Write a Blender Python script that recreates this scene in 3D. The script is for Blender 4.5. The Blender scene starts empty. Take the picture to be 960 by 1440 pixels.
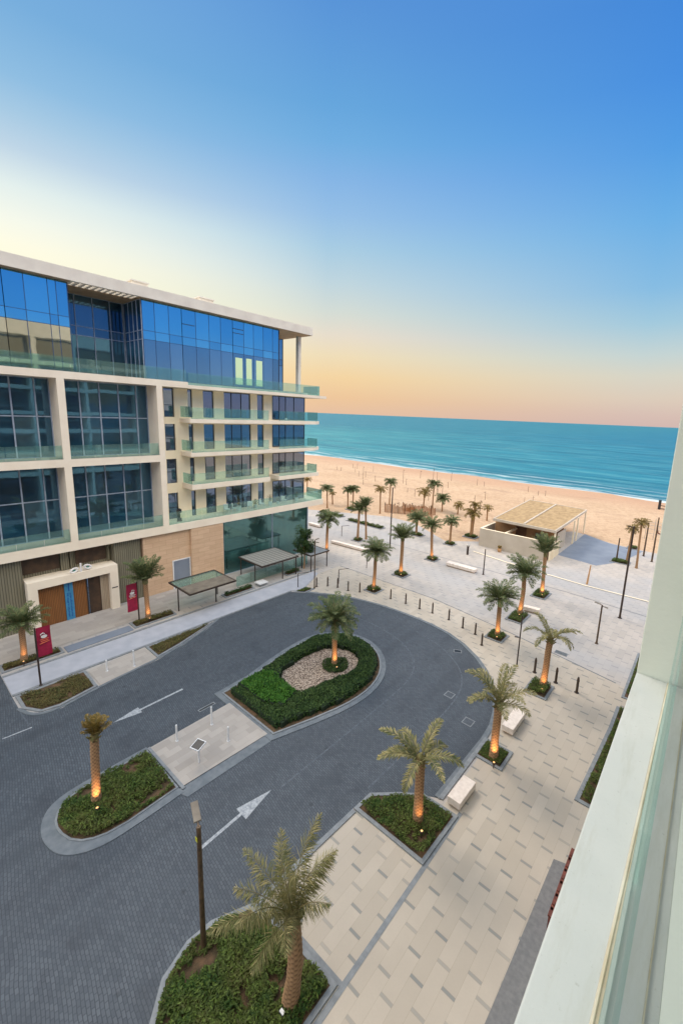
import bpy, math, random
from mathutils import Vector, Matrix, noise
random.seed(7)
PI = math.pi
scene = bpy.context.scene
COL = scene.collection

# ------------------------------------------------------------------ helpers
def link(o, parent=None):
    COL.objects.link(o)
    if parent is not None: o.parent = parent
    return o

def tag(o, label=None, cat=None, group=None, kind=None):
    if label: o['label'] = label
    if cat: o['category'] = cat
    if group: o['group'] = group
    if kind: o['kind'] = kind
    return o

def thing(name, label, cat, loc=(0, 0, 0), rz=0.0, group=None):
    o = bpy.data.objects.new(name, None)
    o.empty_display_size = 0.3
    o.location = loc; o.rotation_euler = (0, 0, rz)
    link(o)
    return tag(o, label, cat, group)

class MB:
    def __init__(s): s.v = []; s.f = []; s.m = []
    def quad(s, a, b, c, d, mi=0):
        n = len(s.v); s.v += [a, b, c, d]; s.f.append((n, n+1, n+2, n+3)); s.m.append(mi); return s
    def tri(s, a, b, c, mi=0):
        n = len(s.v); s.v += [a, b, c]; s.f.append((n, n+1, n+2)); s.m.append(mi); return s
    def box(s, x0, x1, y0, y1, z0, z1, mi=0):
        n = len(s.v)
        s.v += [(x0,y0,z0),(x1,y0,z0),(x1,y1,z0),(x0,y1,z0),(x0,y0,z1),(x1,y0,z1),(x1,y1,z1),(x0,y1,z1)]
        for q in ((0,3,2,1),(4,5,6,7),(0,1,5,4),(1,2,6,5),(2,3,7,6),(3,0,4,7)):
            s.f.append(tuple(n+i for i in q)); s.m.append(mi)
        return s
    def prism(s, poly, z0, z1, mi=0, caps=True):
        # poly counter-clockwise
        a = sum(poly[i][0]*poly[(i+1) % len(poly)][1]-poly[(i+1) % len(poly)][0]*poly[i][1] for i in range(len(poly)))
        if a < 0: poly = poly[::-1]
        n = len(s.v); k = len(poly)
        s.v += [(x, y, z0) for x, y in poly] + [(x, y, z1) for x, y in poly]
        if caps:
            s.f.append(tuple(n+k+i for i in range(k))); s.m.append(mi)
            s.f.append(tuple(n+k-1-i for i in range(k))); s.m.append(mi)
        for i in range(k):
            j = (i+1) % k
            s.f.append((n+i, n+j, n+k+j, n+k+i)); s.m.append(mi)
        return s
    def ring(s, outer, inner, z0, z1, mi=0):
        a = sum(outer[i][0]*outer[(i+1) % len(outer)][1]-outer[(i+1) % len(outer)][0]*outer[i][1] for i in range(len(outer)))
        if a < 0: outer = outer[::-1]; inner = inner[::-1]
        n = len(s.v); k = len(outer)
        s.v += [(x,y,z0) for x,y in outer]+[(x,y,z1) for x,y in outer]+[(x,y,z0) for x,y in inner]+[(x,y,z1) for x,y in inner]
        for i in range(k):
            j = (i+1) % k
            s.f += [(n+i,n+j,n+k+j,n+k+i), (n+2*k+j,n+2*k+i,n+3*k+i,n+3*k+j), (n+k+i,n+k+j,n+3*k+j,n+3*k+i)]
            s.m += [mi]*3
        return s
    def tube(s, pts, rad, seg=8, mi=0, cap=True):
        pts = [Vector(p) for p in pts]
        if not isinstance(rad, (list, tuple)): rad = [rad]*len(pts)
        n0 = len(s.v); up = Vector((0, 0, 1))
        for i, p in enumerate(pts):
            t = (pts[min(i+1, len(pts)-1)]-pts[max(i-1, 0)]).normalized()
            a = t.cross(up)
            if a.length < 0.05: a = t.cross(Vector((1, 0, 0)))
            a.normalize(); b = t.cross(a).normalized()
            for k in range(seg):
                th = 2*PI*k/seg
                q = p + (a*math.cos(th)+b*math.sin(th))*rad[i]
                s.v.append(tuple(q))
        for i in range(len(pts)-1):
            for k in range(seg):
                k2 = (k+1) % seg
                s.f.append((n0+i*seg+k, n0+i*seg+k2, n0+(i+1)*seg+k2, n0+(i+1)*seg+k)); s.m.append(mi)
        if cap:
            s.f.append(tuple(n0+k for k in range(seg))); s.m.append(mi)
            e = n0+(len(pts)-1)*seg
            s.f.append(tuple(e+seg-1-k for k in range(seg))); s.m.append(mi)
        return s
    def lathe(s, prof, cx=0, cy=0, seg=16, mi=0):
        n0 = len(s.v)
        for r, z in prof:
            for k in range(seg):
                th = 2*PI*k/seg; s.v.append((cx+r*math.cos(th), cy+r*math.sin(th), z))
        for i in range(len(prof)-1):
            for k in range(seg):
                k2 = (k+1) % seg
                s.f.append((n0+i*seg+k, n0+i*seg+k2, n0+(i+1)*seg+k2, n0+(i+1)*seg+k)); s.m.append(mi)
        e = n0+(len(prof)-1)*seg
        s.f.append(tuple(e+k for k in range(seg))); s.m.append(mi)
        return s
    def build(s, name, mats, parent=None, smooth=False, bevel=0.0, kind=None):
        me = bpy.data.meshes.new(name)
        me.from_pydata([tuple(v) for v in s.v], [], s.f)
        if not isinstance(mats, (list, tuple)): mats = [mats]
        for m in mats: me.materials.append(m)
        if len(mats) > 1: me.polygons.foreach_set('material_index', s.m)
        if smooth: me.polygons.foreach_set('use_smooth', [True]*len(me.polygons))
        me.update()
        o = bpy.data.objects.new(name, me)
        link(o, parent)
        if bevel:
            md = o.modifiers.new('edge', 'BEVEL'); md.width = bevel; md.segments = 2; md.limit_method = 'ANGLE'
        if kind: o['kind'] = kind
        return o

def copy_tree(o, parent=None):
    c = o.copy(); COL.objects.link(c); c.parent = parent
    for ch in list(o.children): copy_tree(ch, c)
    return c

def inset(poly, d):
    """offset a polygon inwards by d (miter)"""
    a = sum(poly[i][0]*poly[(i+1) % len(poly)][1]-poly[(i+1) % len(poly)][0]*poly[i][1] for i in range(len(poly)))
    sgn = 1 if a > 0 else -1
    out = []; k = len(poly)
    for i in range(k):
        p0 = Vector(poly[i-1]); p1 = Vector(poly[i]); p2 = Vector(poly[(i+1) % k])
        e1 = (p1-p0).normalized(); e2 = (p2-p1).normalized()
        n1 = Vector((-e1.y, e1.x))*sgn; n2 = Vector((-e2.y, e2.x))*sgn
        m = n1+n2
        if m.length < 1e-4: m = n1
        m.normalize(); c = max(0.5, m.dot(n1))
        q = p1+m*(d/c); out.append((q.x, q.y))
    return out

def smooth_poly(pts, it=2, closed=True):
    for _ in range(it):
        out = []; k = len(pts)
        rng = range(k) if closed else range(k-1)
        if not closed: out.append(pts[0])
        for i in rng:
            a = pts[i]; b = pts[(i+1) % k]
            out.append((a[0]*.75+b[0]*.25, a[1]*.75+b[1]*.25)); out.append((a[0]*.25+b[0]*.75, a[1]*.25+b[1]*.75))
        if not closed: out.append(pts[-1])
        pts = out
    return pts

def inside(p, poly):
    x, y = p; c = False; k = len(poly)
    for i in range(k):
        x1, y1 = poly[i]; x2, y2 = poly[i-1]
        if (y1 > y) != (y2 > y) and x < (x2-x1)*(y-y1)/(y2-y1)+x1: c = not c
    return c

# ------------------------------------------------------------------ materials
def S(r, g, b):
    f = lambda c: (c/255/12.92) if c/255 <= .04045 else ((c/255+.055)/1.055)**2.4
    return (f(r), f(g), f(b), 1)

def newmat(name):
    m = bpy.data.materials.new(name); m.use_nodes = True
    nt = m.node_tree; nt.nodes.clear()
    out = nt.nodes.new('ShaderNodeOutputMaterial'); bs = nt.nodes.new('ShaderNodeBsdfPrincipled')
    nt.links.new(bs.outputs[0], out.inputs[0])
    return m, nt, bs, out

def node(nt, typ, **kw):
    n = nt.nodes.new(typ)
    for k, v in kw.items(): setattr(n, k, v)
    return n

def mathn(nt, op, a, b=None, clamp=False):
    n = nt.nodes.new('ShaderNodeMath'); n.operation = op; n.use_clamp = clamp
    for i, x in enumerate((a, b)):
        if x is None: continue
        if isinstance(x, (int, float)): n.inputs[i].default_value = x
        else: nt.links.new(x, n.inputs[i])
    return n.outputs[0]

def mixc(nt, fac, a, b, blend='MIX'):
    n = nt.nodes.new('ShaderNodeMix'); n.data_type = 'RGBA'; n.blend_type = blend
    for i, x in ((0, fac), (6, a), (7, b)):
        if isinstance(x, (int, float)): n.inputs[i].default_value = x
        elif isinstance(x, tuple): n.inputs[i].default_value = x
        else: nt.links.new(x, n.inputs[i])
    return n.outputs[2]

def noise_fac(nt, scale, detail=4, rough=.55, coord='Object', lo=.35, hi=.65, stretch=None):
    tc = nt.nodes.new('ShaderNodeTexCoord'); src = tc.outputs[coord]
    if coord == 'World':
        pass
    if stretch:
        mp = nt.nodes.new('ShaderNodeMapping'); mp.inputs['Scale'].default_value = stretch
        nt.links.new(src, mp.inputs[0]); src = mp.outputs[0]
    n = nt.nodes.new('ShaderNodeTexNoise'); n.inputs['Scale'].default_value = scale
    n.inputs['Detail'].default_value = detail; n.inputs['Roughness'].default_value = rough
    nt.links.new(src, n.inputs[0])
    mr = nt.nodes.new('ShaderNodeMapRange'); mr.inputs[1].default_value = lo; mr.inputs[2].default_value = hi
    nt.links.new(n.outputs['Fac'], mr.inputs[0])
    return mr.outputs[0], n.outputs['Fac']

def bump(nt, bs, h, strength=.3, dist=.02):
    b = nt.nodes.new('ShaderNodeBump'); b.inputs['Strength'].default_value = strength; b.inputs['Distance'].default_value = dist
    nt.links.new(h, b.inputs['Height']); nt.links.new(b.outputs[0], bs.inputs['Normal'])

def mat_plain(name, c1, c2=None, rough=.7, scale=3.0, metal=0.0, bstr=.15, bscale=None, spec=None, stretch=None):
    m, nt, bs, out = newmat(name)
    c2 = c2 or tuple(x*.8 for x in c1[:3])+(1,)
    f, raw = noise_fac(nt, scale, stretch=stretch)
    nt.links.new(mixc(nt, f, c1, c2), bs.inputs['Base Color'])
    bs.inputs['Roughness'].default_value = rough; bs.inputs['Metallic'].default_value = metal
    if spec is not None: bs.inputs['Specular IOR Level'].default_value = spec
    if bstr:
        f2, r2 = noise_fac(nt, bscale or scale*8)
        bump(nt, bs, r2, bstr, .02)
    return m

def mat_leaf(name, c1, c2, c3, scale=1.2, rough=.6):
    m, nt, bs, out = newmat(name)
    geo = nt.nodes.new('ShaderNodeNewGeometry')
    f, raw = noise_fac(nt, scale, detail=3)
    a = mixc(nt, f, c1, c2)
    r = mathn(nt, 'POWER', geo.outputs['Random Per Island'], 2.2)
    nt.links.new(mixc(nt, r, a, c3), bs.inputs['Base Color'])
    bs.inputs['Roughness'].default_value = rough
    bs.inputs['Specular IOR Level'].default_value = .25
    tr = nt.nodes.new('ShaderNodeBsdfTranslucent'); ms = nt.nodes.new('ShaderNodeMixShader'); ms.inputs[0].default_value = .22
    nt.links.new(mixc(nt, r, a, c3), tr.inputs[0])
    nt.links.new(bs.outputs[0], ms.inputs[1]); nt.links.new(tr.outputs[0], ms.inputs[2]); nt.links.new(ms.outputs[0], out.inputs[0])
    return m

def mat_road():
    m, nt, bs, out = newmat('grey_setts')
    tc = nt.nodes.new('ShaderNodeTexCoord')
    mp = nt.nodes.new('ShaderNodeMapping'); mp.inputs['Rotation'].default_value = (0, 0, math.radians(8))
    nt.links.new(tc.outputs['Object'], mp.inputs[0])
    br = nt.nodes.new('ShaderNodeTexBrick')
    br.inputs['Scale'].default_value = 1.0; br.inputs['Brick Width'].default_value = .20; br.inputs['Row Height'].default_value = .10
    br.inputs['Mortar Size'].default_value = .011; br.inputs['Mortar Smooth'].default_value = .4
    br.inputs['Color1'].default_value = S(92, 99, 107); br.inputs['Color2'].default_value = S(72, 79, 88); br.inputs['Mortar'].default_value = S(42, 48, 55)
    wob = nt.nodes.new('ShaderNodeTexNoise'); wob.inputs['Scale'].default_value = .7; nt.links.new(mp.outputs[0], wob.inputs[0])
    ad = nt.nodes.new('ShaderNodeVectorMath'); ad.operation = 'MULTIPLY_ADD'; ad.inputs[1].default_value = (.16, .16, 0)
    nt.links.new(wob.outputs['Color'], ad.inputs[0]); nt.links.new(mp.outputs[0], ad.inputs[2])
    nt.links.new(ad.outputs[0], br.inputs[0])
    f, _ = noise_fac(nt, .25, detail=5, lo=.3, hi=.7)
    f2, _ = noise_fac(nt, 1.6, detail=6, rough=.7, lo=.35, hi=.7)
    c = mixc(nt, mathn(nt, 'MULTIPLY', f, .55), br.outputs['Color'], S(60, 67, 76))
    c = mixc(nt, mathn(nt, 'MULTIPLY', f2, .35), c, S(78, 88, 96))
    f3, _ = noise_fac(nt, .5, detail=5, rough=.6, lo=.56, hi=.72)
    c = mixc(nt, mathn(nt, 'MULTIPLY', f3, .4), c, S(44, 49, 57))
    # worn wheel tracks running with the lanes, and small oil spots
    f5, _ = noise_fac(nt, .55, detail=3, rough=.5, lo=.48, hi=.66, stretch=(1.6, .12, 1))
    c = mixc(nt, mathn(nt, 'MULTIPLY', f5, .35), c, S(52, 58, 66))
    vo = nt.nodes.new('ShaderNodeTexVoronoi'); vo.inputs['Scale'].default_value = .8; nt.links.new(tc.outputs['Object'], vo.inputs[0])
    sp_ = nt.nodes.new('ShaderNodeMapRange'); sp_.inputs[1].default_value = .10; sp_.inputs[2].default_value = .04; nt.links.new(vo.outputs['Distance'], sp_.inputs[0])
    c = mixc(nt, mathn(nt, 'MULTIPLY', sp_.outputs[0], .45), c, S(34, 38, 44))
    nt.links.new(c, bs.inputs['Base Color']); bs.inputs['Roughness'].default_value = .72
    bump(nt, bs, br.outputs['Fac'], .35, -.012)
    return m

def mat_pavers(name, base, base2, dash, joint, W=.45, L=1.5, dw=.1, dashed=True, patch=None):
    m, nt, bs, out = newmat(name)
    tc = nt.nodes.new('ShaderNodeTexCoord'); sp = nt.nodes.new('ShaderNodeSeparateXYZ'); nt.links.new(tc.outputs['Object'], sp.inputs[0])
    x = mathn(nt, 'DIVIDE', mathn(nt, 'ADD', sp.outputs[0], 100+.41), W)
    row = mathn(nt, 'FLOOR', x); fx = mathn(nt, 'FRACT', x)
    wn = nt.nodes.new('ShaderNodeTexWhiteNoise'); wn.noise_dimensions = '1D'; nt.links.new(row, wn.inputs['W'])
    # staggered rows: a third of a length per row plus a little chance
    off = mathn(nt, 'ADD', mathn(nt, 'MULTIPLY', row, .36), mathn(nt, 'MULTIPLY', wn.outputs['Value'], .12))
    y = mathn(nt, 'ADD', mathn(nt, 'DIVIDE', mathn(nt, 'ADD', sp.outputs[1], 100), L), off)
    cell = mathn(nt, 'FLOOR', y); fy = mathn(nt, 'FRACT', y)
    wn2 = nt.nodes.new('ShaderNodeTexWhiteNoise'); wn2.noise_dimensions = '2D'
    cb = nt.nodes.new('ShaderNodeCombineXYZ'); nt.links.new(row, cb.inputs[0]); nt.links.new(cell, cb.inputs[1]); nt.links.new(cb.outputs[0], wn2.inputs['Vector'])
    isd = mathn(nt, 'LESS_THAN', fy, dw/L)
    jx = mathn(nt, 'LESS_THAN', mathn(nt, 'MINIMUM', fx, mathn(nt, 'SUBTRACT', 1, fx)), .010)
    jy1 = mathn(nt, 'LESS_THAN', mathn(nt, 'ABSOLUTE', mathn(nt, 'SUBTRACT', fy, dw/L+.003)), .003)
    jy2 = mathn(nt, 'LESS_THAN', mathn(nt, 'ABSOLUTE', mathn(nt, 'SUBTRACT', fy, .997)), .003)
    j = mathn(nt, 'MAXIMUM', jx, mathn(nt, 'MAXIMUM', jy1, jy2))
    f, _ = noise_fac(nt, .6, detail=5, lo=.3, hi=.7)
    c = mixc(nt, wn2.outputs['Value'], base, base2)
    c = mixc(nt, mathn(nt, 'MULTIPLY', f, .35), c, tuple(v*.78 for v in base2[:3])+(1,))
    if patch:
        fp, _ = noise_fac(nt, .11, detail=4, rough=.55, lo=.42, hi=.6, stretch=(.5, 1.3, 1))
        c = mixc(nt, mathn(nt, 'MULTIPLY', fp, .6), c, patch)
    f4, _ = noise_fac(nt, 14, detail=6, rough=.7, lo=.3, hi=.75)
    c = mixc(nt, mathn(nt, 'MULTIPLY', f4, .22), c, tuple(v*.72 for v in base[:3])+(1,))
    # a few slabs are replaced lighter, some dashes are absent or faint
    if dashed:
        wn3 = mathn(nt, 'MULTIPLY_ADD', wn2.outputs['Value'], 0.9)
        amt = mathn(nt, 'MULTIPLY', isd, mathn(nt, 'ADD', mathn(nt, 'MULTIPLY', wn2.outputs['Value'], .55), .3))
        c = mixc(nt, amt, c, dash)
    c = mixc(nt, mathn(nt, 'MULTIPLY', j, .55), c, joint)
    nt.links.new(c, bs.inputs['Base Color']); bs.inputs['Roughness'].default_value = .8
    return m

def mat_ribbed(name, c1, c2, period, axis=1, rough=.6, duty=.5):
    m, nt, bs, out = newmat(name)
    tc = nt.nodes.new('ShaderNodeTexCoord'); sp = nt.nodes.new('ShaderNodeSeparateXYZ'); nt.links.new(tc.outputs['Object'], sp.inputs[0])
    t = mathn(nt, 'FRACT', mathn(nt, 'DIVIDE', mathn(nt, 'ADD', sp.outputs[axis], 100), period))
    s = mathn(nt, 'SINE', mathn(nt, 'MULTIPLY', t, PI))
    g = mathn(nt, 'LESS_THAN', s, .35)
    f, _ = noise_fac(nt, 1.5, detail=5, stretch=(1, 3, .3))
    nt.links.new(mixc(nt, g, mixc(nt, mathn(nt, 'MULTIPLY', f, .6), c1, tuple(v*.7 for v in c1[:3])+(1,)), c2), bs.inputs['Base Color'])
    bs.inputs['Roughness'].default_value = rough
    bump(nt, bs, s, .7, .03)
    return m

def mat_window(name, tint, dark, refl, rough=.02, wav=.04):
    """coated building glass: dark room behind, tinted reflection in front"""
    m, nt, bs, out = newmat(name)
    f, _ = noise_fac(nt, .55, detail=4, lo=.35, hi=.65, stretch=(1, 1, .6))
    geo = nt.nodes.new('ShaderNodeNewGeometry'); rnd_ = geo.outputs['Random Per Island']
    dk = mixc(nt, f, dark, tuple(v*.45 for v in dark[:3])+(1,))
    cur = nt.nodes.new('ShaderNodeMapRange'); cur.inputs[1].default_value = .72; cur.inputs[2].default_value = .98; nt.links.new(rnd_, cur.inputs[0])
    dk = mixc(nt, mathn(nt, 'MULTIPLY', cur.outputs[0], .5), dk, S(74, 96, 104))
    nt.links.new(dk, bs.inputs['Base Color'])
    bs.inputs['Roughness'].default_value = .3
    gl = nt.nodes.new('ShaderNodeBsdfGlossy'); gl.inputs['Roughness'].default_value = rough
    nt.links.new(mixc(nt, rnd_, tuple(v*.82 for v in tint[:3])+(1,), tuple(min(1, v*1.12) for v in tint[:3])+(1,)), gl.inputs['Color'])
    n = nt.nodes.new('ShaderNodeTexNoise'); n.inputs['Scale'].default_value = .8; n.inputs['Detail'].default_value = 1
    tc = nt.nodes.new('ShaderNodeTexCoord'); nt.links.new(tc.outputs['Object'], n.inputs[0])
    b = nt.nodes.new('ShaderNodeBump'); b.inputs['Strength'].default_value = wav; b.inputs['Distance'].default_value = .05
    nt.links.new(n.outputs['Fac'], b.inputs['Height']); nt.links.new(b.outputs[0], gl.inputs['Normal'])
    lw = nt.nodes.new('ShaderNodeLayerWeight'); lw.inputs[0].default_value = .25
    fac = mathn(nt, 'ADD', mathn(nt, 'MULTIPLY', lw.outputs['Fresnel'], 1-refl), refl, clamp=True)
    ms = nt.nodes.new('ShaderNodeMixShader'); nt.links.new(fac, ms.inputs[0]); nt.links.new(bs.outputs[0], ms.inputs[1]); nt.links.new(gl.outputs[0], ms.inputs[2])
    nt.links.new(ms.outputs[0], out.inputs[0])
    return m

def mat_glass(name, tint, refl=.1, film=.0, filmcol=(.4, .6, .6, 1)):
    m, nt, bs, out = newmat(name); nt.nodes.remove(bs)
    tr = nt.nodes.new('ShaderNodeBsdfTransparent'); tr.inputs[0].default_value = tint
    gl = nt.nodes.new('ShaderNodeBsdfGlossy'); gl.inputs['Roughness'].default_value = .03; gl.inputs['Color'].default_value = (.8, .95, .95, 1)
    lw = nt.nodes.new('ShaderNodeLayerWeight'); lw.inputs[0].default_value = .3
    fac = mathn(nt, 'ADD', mathn(nt, 'MULTIPLY', lw.outputs['Fresnel'], .7), refl, clamp=True)
    ms = nt.nodes.new('ShaderNodeMixShader'); nt.links.new(fac, ms.inputs[0]); nt.links.new(tr.outputs[0], ms.inputs[1]); nt.links.new(gl.outputs[0], ms.inputs[2])
    last = ms.outputs[0]
    if film:
        df = nt.nodes.new('ShaderNodeBsdfDiffuse'); df.inputs[0].default_value = filmcol
        m2 = nt.nodes.new('ShaderNodeMixShader'); m2.inputs[0].default_value = film
        nt.links.new(last, m2.inputs[1]); nt.links.new(df.outputs[0], m2.inputs[2]); last = m2.outputs[0]
    nt.links.new(last, out.inputs[0])
    return m

def mat_sea():
    m, nt, bs, out = newmat('sea_water')
    tc = nt.nodes.new('ShaderNodeTexCoord'); sp = nt.nodes.new('ShaderNodeSeparateXYZ'); nt.links.new(tc.outputs['Object'], sp.inputs[0])
    # water colour by depth: shallow turquoise near the beach, bluer off shore and to the east
    d = nt.nodes.new('ShaderNodeMapRange'); d.inputs[1].default_value = 122; d.inputs[2].default_value = 520
    nt.links.new(sp.outputs[1], d.inputs[0])
    e = nt.nodes.new('ShaderNodeMapRange'); e.inputs[1].default_value = -260; e.inputs[2].default_value = 40
    nt.links.new(sp.outputs[0], e.inputs[0])
    c = mixc(nt, d.outputs[0], S(60, 144, 148), S(34, 114, 132))
    c = mixc(nt, mathn(nt, 'MULTIPLY', e.outputs[0], .8), c, S(12, 104, 138))
    f, _ = noise_fac(nt, .03, detail=6, rough=.65, lo=.35, hi=.7, stretch=(.3, 1.6, 1))
    c = mixc(nt, mathn(nt, 'MULTIPLY', f, .6), c, S(12, 76, 102))
    fb, _ = noise_fac(nt, .11, detail=7, rough=.7, lo=.5, hi=.72, stretch=(.22, 1.8, 1))
    c = mixc(nt, mathn(nt, 'MULTIPLY', fb, .5), c, S(120, 180, 180))
    # foam: broken white lines parallel to the shore in the first metres
    wob = nt.nodes.new('ShaderNodeTexNoise'); wob.inputs['Scale'].default_value = .05; wob.inputs['Detail'].default_value = 4; nt.links.new(tc.outputs['Object'], wob.inputs[0])
    shore = mathn(nt, 'ADD', sp.outputs[1], mathn(nt, 'MULTIPLY', wob.outputs['Fac'], 9))
    ph = mathn(nt, 'SINE', mathn(nt, 'MULTIPLY', shore, .95))
    near = nt.nodes.new('ShaderNodeMapRange'); near.inputs[1].default_value = 156; near.inputs[2].default_value = 130
    nt.links.new(shore, near.inputs[0])
    ff, _ = noise_fac(nt, .35, detail=6, rough=.7, lo=.42, hi=.6, stretch=(.3, 1.6, 1))
    foam = mathn(nt, 'MULTIPLY', mathn(nt, 'MULTIPLY', mathn(nt, 'GREATER_THAN', ph, .2), ff), near.outputs[0], clamp=True)
    edge = nt.nodes.new('ShaderNodeMapRange'); edge.inputs[1].default_value = 133; edge.inputs[2].default_value = 130
    nt.links.new(shore, edge.inputs[0])
    foam = mathn(nt, 'MAXIMUM', mathn(nt, 'MULTIPLY', foam, .75), mathn(nt, 'MULTIPLY', edge.outputs[0], .7), clamp=True)
    c = mixc(nt, foam, c, S(225, 232, 230))
    nt.links.new(c, bs.inputs['Base Color'])
    bs.inputs['Roughness'].default_value = .5; bs.inputs['Specular IOR Level'].default_value = .12
    n1, h1 = noise_fac(nt, .22, detail=8, rough=.62, stretch=(.35, 1.5, 1))
    n2, h2 = noise_fac(nt, .035, detail=3, rough=.5, stretch=(.3, 1.6, 1))
    bump(nt, bs, mathn(nt, 'ADD', h1, mathn(nt, 'MULTIPLY', h2, 2.5)), 1.0, 1.1)
    return m

def mat_sand():
    m, nt, bs, out = newmat('beach_sand')
    tc = nt.nodes.new('ShaderNodeTexCoord'); sp = nt.nodes.new('ShaderNodeSeparateXYZ'); nt.links.new(tc.outputs['Object'], sp.inputs[0])
    f, _ = noise_fac(nt, .08, detail=8, rough=.6, lo=.3, hi=.7)
    f2, h2 = noise_fac(nt, 1.3, detail=9, rough=.8, lo=.42, hi=.66)
    c = mixc(nt, f, S(204, 176, 146), S(188, 160, 130))
    c = mixc(nt, mathn(nt, 'MULTIPLY', f2, .6), c, S(146, 112, 84))
    f3, _ = noise_fac(nt, .16, detail=6, rough=.7, lo=.55, hi=.7, stretch=(.35, 1.5, 1))
    c = mixc(nt, mathn(nt, 'MULTIPLY', f3, .55), c, S(136, 108, 92))
    w = nt.nodes.new('ShaderNodeMapRange'); w.inputs[1].default_value = -.55; w.inputs[2].default_value = -.95
    nt.links.new(sp.outputs[2], w.inputs[0])
    c = mixc(nt, mathn(nt, 'MULTIPLY', w.outputs[0], .7), c, S(178, 140, 112))
    nt.links.new(c, bs.inputs['Base Color']); bs.inputs['Roughness'].default_value = .9
    n4, h4 = noise_fac(nt, 1.8, detail=8, rough=.7)
    bump(nt, bs, h4, .8, .25)
    return m

M = {}
M['road'] = mat_road()
M['pav'] = mat_pavers('beige_pavers', S(194, 184, 170), S(182, 172, 158), S(122, 127, 128), S(150, 138, 122))
M['pav_far'] = mat_pavers('pale_pavers', S(190, 182, 174), S(176, 169, 162), S(136, 137, 140), S(130, 130, 131), dashed=True, patch=S(158, 161, 166))
M['pav_small'] = mat_pavers('small_pavers', S(180, 173, 166), S(160, 154, 148), S(140, 134, 126), S(140, 130, 118), W=.4, L=.8, dw=.02, dashed=False)
M['slab'] = mat_plain('pale_slabs', S(172, 175, 184), S(160, 164, 174), .8, 1.2)
M['terrace'] = mat_plain('terrace_shade_tone', S(126, 136, 150), S(114, 124, 140), .75, .6)  # terrace blue-grey with shade in the colour; also plain tone of step and door
M['kerb'] = mat_plain('kerb_granite', S(138, 143, 147), S(120, 125, 130), .75, 4, bscale=60)
M['kerb_lt'] = mat_plain('kerb_concrete', S(114, 121, 127), S(98, 106, 113), .75, 3, bscale=60)
M['dkstrip'] = mat_plain('dark_stone', S(128, 128, 128), S(114, 115, 116), .8, 6, bscale=80)
M['mark'] = mat_plain('road_paint', S(178, 183, 188), S(132, 138, 145), .75, 9)
M['line'] = mat_plain('joint_line', S(96, 103, 111), S(68, 76, 86), .8, 5)
M['sand'] = mat_sand(); M['sea'] = mat_sea()
M['soil'] = mat_plain('soil', S(104, 80, 58), S(62, 54, 36), .95, 2.5, bstr=.8, bscale=20)
M['under'] = mat_plain('under_growth', S(50, 62, 30), S(74, 66, 40), .95, 2.5, bstr=.8, bscale=20)
M['gravel'] = None
M['cream'] = mat_plain('cream_render', S(236, 226, 208), S(228, 216, 198), .8, .7, bscale=30)
M['white'] = mat_plain('white_render', S(246, 234, 208), S(240, 226, 198), .75, .6, bscale=30)
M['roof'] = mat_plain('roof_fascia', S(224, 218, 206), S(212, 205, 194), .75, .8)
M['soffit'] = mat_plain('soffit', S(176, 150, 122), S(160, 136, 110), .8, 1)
M['stone'] = None
M['ribbed'] = mat_ribbed('ribbed_cladding', S(126, 122, 104), S(72, 70, 58), .16)
M['wood'] = mat_ribbed('door_timber', S(140, 92, 48), S(96, 60, 30), .11)
M['dkwood'] = mat_plain('dark_timber', S(78, 58, 42), S(52, 40, 32), .5, 2)
M['pale_wood'] = mat_ribbed('pale_timber', S(176, 160, 140), S(140, 126, 110), .12)
M['pent'] = mat_window('penthouse_glass', (.30, .74, 1.0, 1), (.004, .08, .17, 1), .85)
M['pent3'] = mat_window('penthouse_warm_reflection', (.80, .72, .60, 1), (.006, .03, .05, 1), .6)  # warm reflection of the sunset-lit roof opposite, put into the tint
M['pent2'] = mat_window('penthouse_lower_reflection', (.42, .66, .84, 1), (.004, .05, .10, 1), .55)  # darker tint stands in for buildings reflected in the lower panes
M['bay'] = mat_window('bay_glass', (.20, .48, .74, 1), (.003, .035, .075, 1), .26)
M['win'] = mat_window('window_glass', (.40, .52, .74, 1), (.008, .03, .07, 1), .38)
M['shop'] = mat_window('shop_glass', (.28, .55, .55, 1), (.02, .07, .07, 1), .30)
M['rail'] = mat_glass('green_rail_glass', (.80, .94, .91, 1), .05, .07, (.45, .68, .64, 1))
M['mull'] = mat_plain('mullion_grey', S(158, 170, 188), S(140, 152, 172), .5, 3, metal=.0, bstr=0)
M['mull_dk'] = mat_plain('mullion_dark', S(44, 50, 60), S(36, 42, 50), .45, 3, bstr=0)
M['mull_bl'] = mat_plain('mullion_blue_grey', S(44, 72, 112), S(36, 60, 96), .4, 3, bstr=0)
M['metal'] = mat_plain('dark_metal', S(74, 62, 56), S(58, 48, 44), .45, 5, metal=.3, bstr=0)
M['pole'] = mat_plain('brown_pole', S(98, 78, 56), S(66, 52, 40), .55, 6, bstr=0)
M['steel'] = mat_plain('pale_steel', S(180, 176, 170), S(150, 148, 146), .4, 5, metal=.4, bstr=0)
M['bollard'] = mat_plain('bollard_bronze', S(78, 62, 50), S(54, 44, 38), .5, 8, bstr=0)
M['wpost'] = mat_plain('white_plastic', S(226, 228, 230), S(206, 208, 212), .5, 8, bstr=0)
M['bench'] = mat_plain('bench_concrete', S(238, 226, 216), S(222, 209, 198), .8, 5, bscale=50)
M['benchunder'] = mat_plain('bench_base', S(190, 150, 110), S(160, 124, 90), .8, 5)
M['black'] = mat_plain('black_panel', S(40, 44, 50), S(30, 33, 38), .4, 5, bstr=0)
M['banner'] = mat_plain('banner_crimson', S(160, 24, 66), S(132, 18, 54), .7, 3, bstr=.1)
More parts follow.
